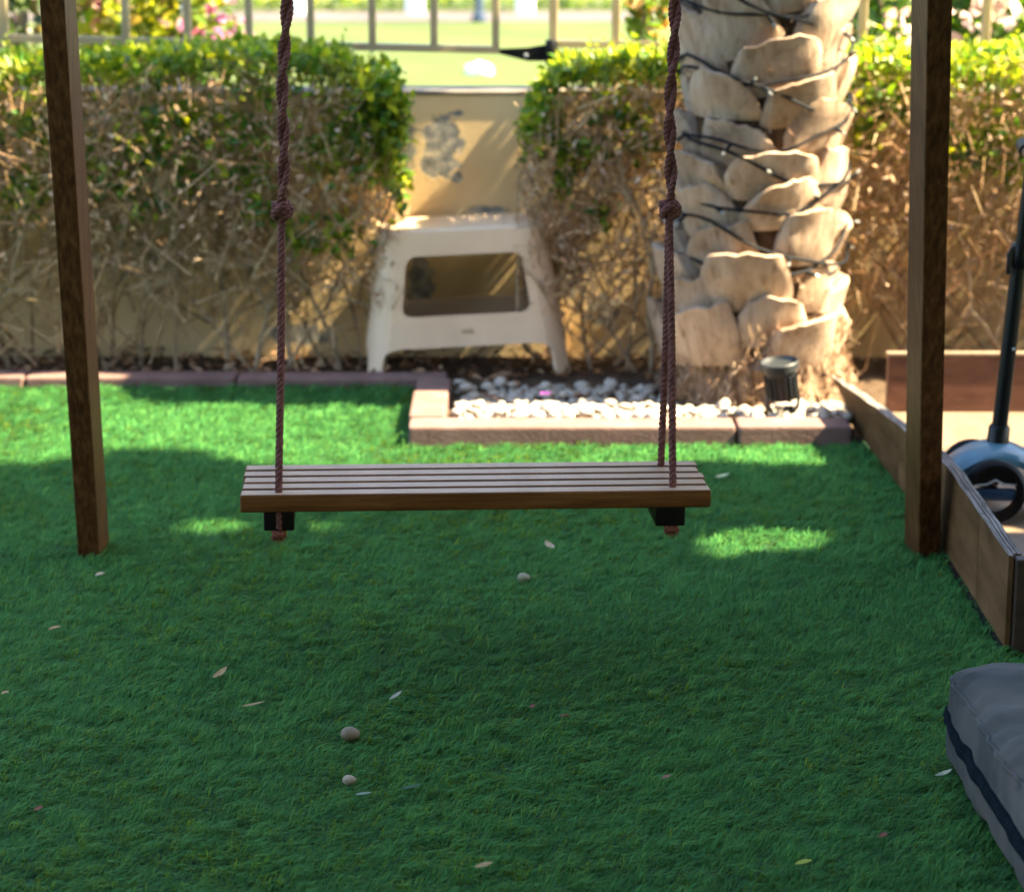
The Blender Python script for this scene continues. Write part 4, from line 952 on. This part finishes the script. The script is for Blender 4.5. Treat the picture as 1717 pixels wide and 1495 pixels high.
part('skid', MB().box((0.764, 3.60, -0.002), (0.80, 4.75, 0.011)), MAT['rubber'], pbx)
part('floor', MB().box((0.79, 3.615, 0.012), (2.1, 5.22, 0.024)), MAT['floorply'], pbx)
part('back_board', bevel(MB().box((0.83, 5.222, 0.012), (2.12, 5.247, 0.150)).mesh(), 0.002, 1), MAT['redwood'], pbx, label='reddish brown board at the far end')
part('back_capping', MB().box((0.828, 5.218, 0.1505), (2.121, 5.250, 0.156)), MAT['floorply'], pbx)
part('front_board', bevel(MB().box((0.780, 3.587, 0.0), (2.12, 3.613, 0.158)).mesh(), 0.002, 1), MAT['darkwood'], pbx)
part('far_side_board', bevel(MB().box((2.101, 3.615, 0.0), (2.12, 5.22, 0.158)).mesh(), 0.002, 1), MAT['ply'], pbx)

# ================================================================== SCOOTER
wz = 0.0245; WR = 0.060
nw = pix(1667, 824, Y=4.29); nw.z = wz + WR
sc0 = Vector((nw.x + 0.01, nw.y + 0.07, 0.024)); scoot = thing('kick_scooter', 'pale blue and black three-wheeled kick scooter parked in the play box', 'scooter', sc0)
def wheel(c, rw, wd, nm):
    mm = Matrix.Translation(c) @ Matrix.Rotation(R(90), 4, 'X') @ Matrix.Rotation(R(0), 4, 'Z'); h_ = wd / 2
    w = part(nm, MB().lathe([(rw * 0.70, -h_ * .9), (rw * 0.86, -h_), (rw * 0.97, -h_ * 0.6), (rw, 0), (rw * 0.97, h_ * 0.6), (rw * 0.86, h_), (rw * 0.70, h_ * .9)], 40, mm, close=True), MAT['rubber'], scoot, sm=40)
    part('spoke_plate', bevel(MB().box((c.x - rw * .66, c.y - h_ * .5, c.z - rw * 0.30), (c.x + rw * .66, c.y + h_ * .5, c.z + rw * 0.10)).mesh(), 0.006, 2), MAT['navy'], w, sm=40)
    part('spoke_plate', bevel(MB().add([(c.x + a * rw, c.y + s_ * h_ * .5, c.z + b * rw) for s_ in (-1, 1) for a, b in ((-.66, .20), (-.4, .22), (-.12, .32), (.12, .32), (.4, .22), (.66, .20), (.5, .56), (0, .73), (-.5, .56))],
         [tuple(range(9)), tuple(range(17, 8, -1))] + [((i + 1) % 9, i, i + 9, (i + 1) % 9 + 9) for i in range(9)]).mesh(), 0.001, 1), MAT['tubeblack'], w)
    part('axle_cap', MB().tube([c + Vector(p) for p in ((-.040, -h_ * .6, .013), (-.016, -h_ * .6, .015), (0.0, -h_ * .6, .023), (.016, -h_ * .6, .015), (.040, -h_ * .6, .014))], [0.0012, 0.002, 0.003, 0.002, 0.0012], 5), MAT['silver'], w)
wheel(nw, WR, 0.026, 'front_wheel'); wheel(nw + Vector((-0.012, 0.165, 0)), WR, 0.026, 'front_wheel')
# shell over the front axle
vs_, fs_ = [], []; NX, NY = 14, 10; c0 = nw + Vector((0.012, 0.075, 0.0))
for j in range(NY + 1):
    v = j / NY * 2 - 1
    for i in range(NX + 1):
        u = i / NX * 2 - 1
        x = u * 0.088; y = v * 0.056; zz = 0.078 - 0.040 * abs(u) ** 2.1 - 0.020 * abs(v) ** 3
        vs_.append(c0 + Vector((x, y, zz - 0.0)))
N1 = len(vs_)
for p in list(vs_): vs_.append(p + Vector((0, 0, -0.012)))
W_ = NX + 1
for j in range(NY):
    for i in range(NX):
        a = j*W_ + i; fs_.append((a, a+1, a+1+W_, a+W_)); fs_.append((N1+a, N1+a+W_, N1+a+W_+1, N1+a+1))
for i in range(NX): fs_.append((i, N1+i, N1+i+1, i+1)); a = NY*W_ + i; fs_.append((a, a+1, N1+a+1, N1+a))
for j in range(NY): a = j*W_; fs_.append((a, a+W_, N1+a+W_, N1+a)); a = j*W_+NX; fs_.append((a, N1+a, N1+a+W_, a+W_))
part('front_shell', recalc(MB().add(vs_, fs_).mesh()), MAT['blue'], scoot, sm=50)
part('axle', MB().tube([nw, nw + Vector((-0.012, 0.165, 0))], 0.010, 8), MAT['tubeblack'], scoot)
cb_ = c0 + Vector((0.005, 0, 0.068)); g0 = pix(1715, 243, Y=4.50); ct = Vector((g0.x - 0.012, c0.y, g0.z - 0.01)); cdv = (ct - cb_).normalized(); CL = (ct - cb_).length
part('collar', MB().tube([cb_ + cdv * a for a in (0, 0.004, 0.036, 0.040)], [0.022, 0.021, 0.0195, 0.017], 18), MAT['tubeblack'], scoot, sm=40)
col = part('steering_column', MB().tube([cb_ + cdv * a for a in (0.02, 0.2, 0.36)], [0.0145, 0.0145, 0.0145], 18), MAT['tubeblack'], scoot, sm=40)
part('inner_tube', MB().tube([cb_ + cdv * a for a in (0.33, CL)], 0.0105, 14), MAT['tubeblack'], scoot, sm=40)
part('clamp', MB().tube([cb_ + cdv * a for a in (0.335, 0.34, 0.375, 0.38)], [0.016, 0.018, 0.018, 0.016], 14), MAT['tubeblack'], col, sm=40)
part('clamp_lever', MB().tube([cb_ + cdv * 0.375 + Vector((-0.016, -0.01, 0)), cb_ + cdv * 0.36 + Vector((-0.022, -0.012, 0)), cb_ + cdv * 0.325 + Vector((-0.020, -0.012, 0))], [0.004, 0.005, 0.004], 8), MAT['tubeblack'], col, sm=40)
part('bolt', MB().tube([pix(1700, 585, Y=4.285), pix(1700, 585, Y=4.279)], 0.003, 8), MAT['silver'], col)
hb = ct
for s_ in (-1, 1):
    e = Vector((g0.x, hb.y + s_ * (g0.y - hb.y), g0.z))
    part('handlebar', MB().tube([hb, hb.lerp(e, 0.4), e], 0.011, 12), MAT['tubeblack'], scoot, sm=40)
    part('grip', MB().tube([hb.lerp(e, 0.5), hb.lerp(e, 0.98), e], [0.0145, 0.0145, 0.013], 16), MAT['rubber'], scoot, sm=40)
dk = MB().box((c0.x + 0.05, c0.y - 0.055, 0.060), (c0.x + 0.40, c0.y + 0.055, 0.078)); part('deck', bevel(dk.mesh(), 0.006, 3), MAT['navy'], scoot, sm=40)
part('deck_pad', bevel(MB().box((c0.x + 0.09, c0.y - 0.045, 0.0784), (c0.x + 0.37, c0.y + 0.045, 0.081)).mesh(), 0.001, 1), MAT['rubber'], scoot)
wheel(Vector((c0.x + 0.44, c0.y, wz + 0.042)), 0.042, 0.03, 'rear_wheel')

# ================================================================== FLOOR CUSHION
def cushion():
    cs = Vector((0.588, 3.11, 0.0)); A = R(2.5); Lx, Ly, Hh = 0.62, 0.74, 0.142
    bm = bmesh.new(); bmesh.ops.create_cube(bm, size=2.0)
    bmesh.ops.subdivide_edges(bm, edges=bm.edges, cuts=63, use_grid_fill=True)
    from mathutils import noise as mn
    M4 = Matrix.Translation(cs) @ Matrix.Rotation(A, 4, 'Z')
    def shape(c):
        x, y, z = c; rr = 0.022
        X = (x * 0.5 + 0.5) * Lx; Y = -(0.5 - y * 0.5) * Ly; Z = (z * 0.5 + 0.5) * Hh
        h = (Lx / 2, Ly / 2, Hh / 2); q = Vector((x * h[0], y * h[1], z * h[2])); inner = Vector([max(-(h[i] - rr), min(h[i] - rr, q[i])) for i in range(3)])
        d = q - inner
        if d.length > 1e-9: q = inner + d.normalized() * rr * min(1, d.length / rr if max(abs(d[i]) for i in range(3)) < rr * 0.999 else 1)
        u, v, w_ = x, y, z
        puff = (1 - abs(u) ** 4) * (1 - abs(v) ** 4)
        q.z += 0.018 * puff * (1 if z > 0 else 0.0) * max(0, z)
        side = (1 - abs(w_) ** 2)
        q.x += 0.010 * side * (1 - abs(v) ** 6) * (1 if x > 0 else -1) * abs(x) ** 6
        q.y += 0.010 * side * (1 - abs(u) ** 6) * (1 if y > 0 else -1) * abs(y) ** 6
        wr = mn.noise(Vector((q.x * 9, q.y * 16, q.z * 9))) * 0.009 + mn.noise(Vector((q.x * 26, q.y * 30, q.z * 12))) * 0.0042 + mn.noise(Vector((q.x * 60, q.y * 60, q.z * 30))) * 0.0012
        near = max(0, 1 - abs(abs(x) - 1) * 9) * max(0, z)
        wr += 0.0035 * near * math.sin(q.y * 150 + 3 * mn.noise(Vector((q.y * 10, 0, 0)))) * (1 if abs(z) > 0.8 else 0)
        # stuffing leaves slack dents along the side below the zip
        wr += -0.012 * max(0, mn.noise(Vector((q.x * 5 + 9, q.y * 11, q.z * 5)))) * side
        wr *= 1.0 if z > 0.7 else 0.62
        nrm = d.normalized() if d.length > 1e-9 else Vector((0, 0, 1)); q += nrm * wr
        return M4 @ (q + Vector((Lx / 2, -Ly / 2, Hh / 2 + 0.012)))
    for v in bm.verts: v.co = shape(v.co)
    me = bpy.data.meshes.new('cushion'); bm.to_mesh(me); bm.free()
    cu = thing('floor_cushion', 'grey padded floor cushion with a navy zip lying on the turf', 'cushion', cs)
    cv = part('cover', me, MAT['cushion'], cu, sm=180)
    def ringpath(z, out=0.0, n=60):
        P = []
        for a, b, k in (((-1, -1), (-1, 1), n), ((-1, 1), (1, 1), n), ((1, 1), (1, -1), n), ((1, -1), (-1, -1), n)):
            for i in range(k):
                t = i / k; P.append(((a[0] + (b[0] - a[0]) * t), (a[1] + (b[1] - a[1]) * t)))
        c = M4 @ Vector((Lx / 2, -Ly / 2, 0)); res = []
        for x, y in P:
            p = shape(Vector((x, y, z))); d = p - c; d.z = 0; res.append(p + d.normalized() * out)
        return res
    top = ringpath(0.80, 0.0012); part('piping', MB().tube(top + [top[0]], 0.0030, 6), MAT['cushion'], cv, sm=60)
    rows_ = [ringpath(zz, 0.0052, 150) for zz in np.linspace(-0.13, 0.15, 6)] + [ringpath(0.15, -0.004, 150), ringpath(-0.13, -0.004, 150)]; n = len(rows_[0]); vs_ = [p for r_ in rows_ for p in r_]; fs_ = []; K = len(rows_)
    for k in range(K):
        for i in range(n): a, b = k * n, ((k + 1) % K) * n; j = (i + 1) % n; fs_.append((a + i, a + j, b + j, b + i))
    zp = part('zip_tape', MB().add(vs_, fs_), MAT['zip'], cv, sm=60)
    mid = ringpath(0.01, 0.0056, 150); part('zip_teeth', MB().tube(mid + [mid[0]], 0.0018, 5), MAT['zip'], zp)
cushion()

# ================================================================== FALLEN LEAVES AND BITS ON THE TURF
def turf_leaf(px, py, ln, wd, ang, c, label, curl=0.25, z=0.021, pitch=0.2):
    b = pix(px, py, z=z); vs_, fs_ = [], []; N = 8
    a = Vector((math.cos(ang), math.sin(ang), pitch)).normalized(); s_ = Vector((-math.sin(ang), math.cos(ang), 0)); up_ = a.cross(s_)
    for i in range(N + 1):
        t = i / N; w = wd * math.sin(math.pi * min(1, t * 0.93 + 0.05)) ** 0.8 * 0.5; o = b + a * ln * (t - 0.5) + up_ * (curl * ln * (t - 0.5) ** 2)
        for q in (-1, 0, 1): vs_.append(o + s_ * w * q + up_ * (abs(q) * w * 0.45))
    for i in range(N):
        for q in (0, 1): k = i*3 + q; fs_.append((k, k+1, k+4, k+3))
    me = MB().add(vs_, fs_).mesh(); bm = bmesh.new(); bm.from_mesh(me); bmesh.ops.solidify(bm, geom=list(bm.faces), thickness=0.0006); bm.to_mesh(me); bm.free()
    single('fallen_leaf', me, flat('fallen_leaf_colour', c, 0.75, 0.25, var=0.2, scale=120), label, 'leaf', b, 'fallen leaves on the turf', 60)
def turf_pod(px, py, s_, c, label, seed):
    b = pix(px, py, z=0.016); r = random.Random(seed); bm = bmesh.new(); bmesh.ops.create_icosphere(bm, subdivisions=2, radius=1)
    for v in bm.verts:
        v.co = Vector((v.co.x * s_ * 0.55, v.co.y * s_ * 0.5, v.co.z * s_ * 0.42)) * (1 + r.uniform(-.06, .06))
        if v.co.x > s_ * 0.4: v.co.x += s_ * 0.08
        v.co += b
    me = bpy.data.meshes.new('pod'); bm.to_mesh(me); bm.free()
    single('small_stone', me, flat('small_stone_colour', c, 0.7, 0.3, var=0.2, scale=90), label, 'stone', b, 'small stones on the turf', 60)
TAN, PALE, GRN, RED = (0.28, 0.19, 0.085), (0.32, 0.26, 0.165), (0.03, 0.07, 0.03), (0.14, 0.05, 0.03)
turf_leaf(370, 1130, 0.030, 0.013, 0.9, TAN, 'pale pointed dry leaf on the turf below the left swing leg', 0.5, pitch=0.35)
turf_leaf(425, 1182, 0.033, 0.008, 0.05, TAN, 'thin straw-coloured sliver of leaf on the turf below the pale pointed leaf')
turf_leaf(92, 1054, 0.020, 0.012, 0.2, TAN, 'small tan leaf on the turf near the left edge of the photo')
turf_leaf(168, 964, 0.016, 0.014, 0.4, PALE, 'whitish leaf bit on the turf just under the left leg foot')
turf_leaf(920, 916, 0.022, 0.017, 2.4, PALE, 'pale curled leaf on the turf under the swing seat', 1.0, pitch=0.5)
turf_pod(877, 968, 0.019, (0.21, 0.20, 0.12), 'grey-green little stone on the turf below the curled leaf', 1)
turf_leaf(665, 1167, 0.022, 0.010, 0.5, (0.24, 0.24, 0.18), 'small bluish white leaf standing in the turf at mid height', 0.4, pitch=0.5)
turf_pod(586, 1230, 0.024, (0.15, 0.115, 0.07), 'largest round grey-brown stone on the turf', 2)
turf_pod(585, 1307, 0.016, (0.26, 0.21, 0.14), 'round whitish little stone just below the largest stone', 3)
turf_leaf(610, 1332, 0.022, 0.009, -0.2, (0.14, 0.18, 0.13), 'grey-green leaf on the turf beside the whitish round stone')
turf_leaf(690, 1321, 0.030, 0.011, 0.15, GRN, 'dark green leaf lying on the turf right of the whitish stone', 0.3, 0.02)
turf_leaf(812, 1452, 0.022, 0.012, 0.3, TAN, 'tan leaf on the turf at the bottom middle of the photo', 0.4)
turf_leaf(1348, 1447, 0.021, 0.012, 0.1, (0.22, 0.25, 0.03), 'olive yellow leaf on the turf at the bottom right')
turf_leaf(893, 1184, 0.011, 0.008, 1.3, RED, 'tiny reddish leaf bit on the turf in the middle')
turf_leaf(947, 1200, 0.016, 0.006, -0.2, RED, 'thin reddish brown leaf bit beside the tiny reddish one')
turf_leaf(1118, 1303, 0.014, 0.009, 0.6, (0.16, 0.09, 0.05), 'brown leaf bit on the turf between the swing and the cushion')
turf_leaf(1583, 1298, 0.026, 0.010, 0.4, (0.36, 0.36, 0.24), 'pale leaf caught against the side of the floor cushion', 0.5)
turf_leaf(65, 1356, 0.013, 0.009, 0.9, RED, 'tiny red-brown leaf on the turf at the lower left')
turf_leaf(1482, 1401, 0.013, 0.010, 0.4, RED, 'tiny rust leaf on the turf left of the cushion')
turf_leaf(9, 1162, 0.012, 0.010, 0.4, TAN, 'small tan leaf at the very left edge of the turf')
turf_leaf(283, 653, 0.030, 0.016, 2.9, (0.09, 0.20, 0.04), 'green leaf on the shaded turf near the left kerb', 0.5)
turf_leaf(1212, 800, 0.030, 0.016, 0.3, (0.30, 0.33, 0.18), 'pale leaf on the turf just right of the swing seat', 0.6)

# ================================================================== HOUSE AND SHADE TREE (outside the frame, they cast the garden's shade)
house = thing('house', 'cream rendered house behind the camera, outside the picture', 'house', (0, -5, 0))
part('wall', MB().box((-6, -9, -0.02), (9, -4.5, 4.6)), MAT['house'], house)
part('shade_porch_roof', MB().box((-3.4, -4.49, 2.55), (3.4, 2.1, 2.7)), MAT['house'], house)  # unseen roof, added and extended forward to darken the near turf
for x in (-3.3, 3.1): part('shade_porch_column', MB().box((x, 1.8, 0.0), (x + 0.2, 2.0, 2.549)), MAT['house'], house)  # columns under the added roof, also unseen
part('roof', MB().box((-6.2, -9.2, 4.601), (9.2, -4.2, 4.8)), MAT['house'], house)
for x in (-1.8, 0.6):
    wdw = part('patio_door', MB().box((x, -4.498, 0.05), (x + 1.2, -4.46, 2.15)), MAT['rail'], house); part('pane', MB().box((x + 0.08, -4.4595, 0.13), (x + 1.12, -4.45, 2.07)), MAT['glass'], wdw)

tree = thing('shade_tree', 'big leafy tree shading the turf, outside the picture to the right', 'tree', (3.0, 3.6, 0))
def lit(x, y):
    """gaps in the crown: ground spots that the sun reaches"""
    e = np.interp(x, [-1.4, -0.75, -0.55, -0.3, 0.3, 0.42, 0.8, 1.3], [4.88, 4.88, 4.85, 4.70, 4.70, 4.80, 4.83, 4.88])
    e = e + 0.10 * (value_noise(x + 30, y * 0.6 + 30, 0.22, 71) - 0.5) + 0.07 * (value_noise(x + 30, y + 30, 0.07, 72) - 0.5)
    m = y > e
    for cx, cy, rx, ry in ((0.446, 4.23, .13, .10), (0.36, 4.18, .06, .06), (-0.564, 4.33, .08, .07), (-0.35, 4.33, .055, .05), (-1.05, 4.87, .14, .07), (0.735, 4.78, .03, .13), (0.89, 4.25, .05, .05), (0.95, 4.40, .06, .05), (0.1, 4.45, .04, .03)):
        w = 0.55 * (value_noise(x + 30, y + 30, 0.05, 73) - 0.5)
        m |= ((x - cx) / rx) ** 2 + ((y - cy) / ry) ** 2 < 1 + w
    return m
N = 80000; gx = rng.uniform(-2.4, 2.4, N); gy = rng.uniform(1.4, 5.1, N); xp = rng.uniform(2.0, 3.5, N)
s_ = (xp - gx) / S.x; Pt = np.stack([xp, gy + s_ * S.y, s_ * S.z], 1)
ok = ~lit(gx, gy) & (Pt[:, 2] > 0.75)
Pt = Pt[ok]; n = len(Pt); ln = rng.uniform(0.06, 0.11, n)
ax = rng.normal(0, 1, (n, 3)); ax[:, 2] -= 0.3; ax = unit(ax); nrm = rng.normal(0, .5, (n, 3)) + np.array([S.x, S.y, S.z])
part('crown', leaves_mesh('crown', Pt - ax * ln[:, None] * 0.5, ax, nrm, ln, ln * 0.62, mixcols(n, [(0.04, 0.09, 0.02), (0.07, 0.13, 0.03)], [1, 1], 0.15)), MAT['treeleaf'], tree, 'stuff')
tb = Vector((3.0, 3.6, 0)); part('trunk', MB().tube([tb, tb + Vector((0.03, -.02, 0.6)), tb + Vector((-.04, 0, 1.2)), tb + Vector((0, .03, 1.9)), tb + Vector((0.02, 0, 2.6))], [0.13, 0.10, 0.095, 0.08, 0.06], 10), MAT['bark'], tree, sm=60)
tr = random.Random(8)
for k in range(14):
    a = k * 0.7; p0 = tb + Vector((0, 0, 1.0 + 0.12 * k)); tip = Vector((tr.uniform(2.2, 3.4), tr.uniform(1.9, 4.7), tr.uniform(1.6, 5.0)))
    part('limb', MB().tube([p0, p0.lerp(tip, .35) + Vector((0, 0, .12)), p0.lerp(tip, .7) + Vector((0, 0, .1)), tip], [0.045, 0.035, 0.022, 0.008], 7), MAT['bark'], tree, sm=60)
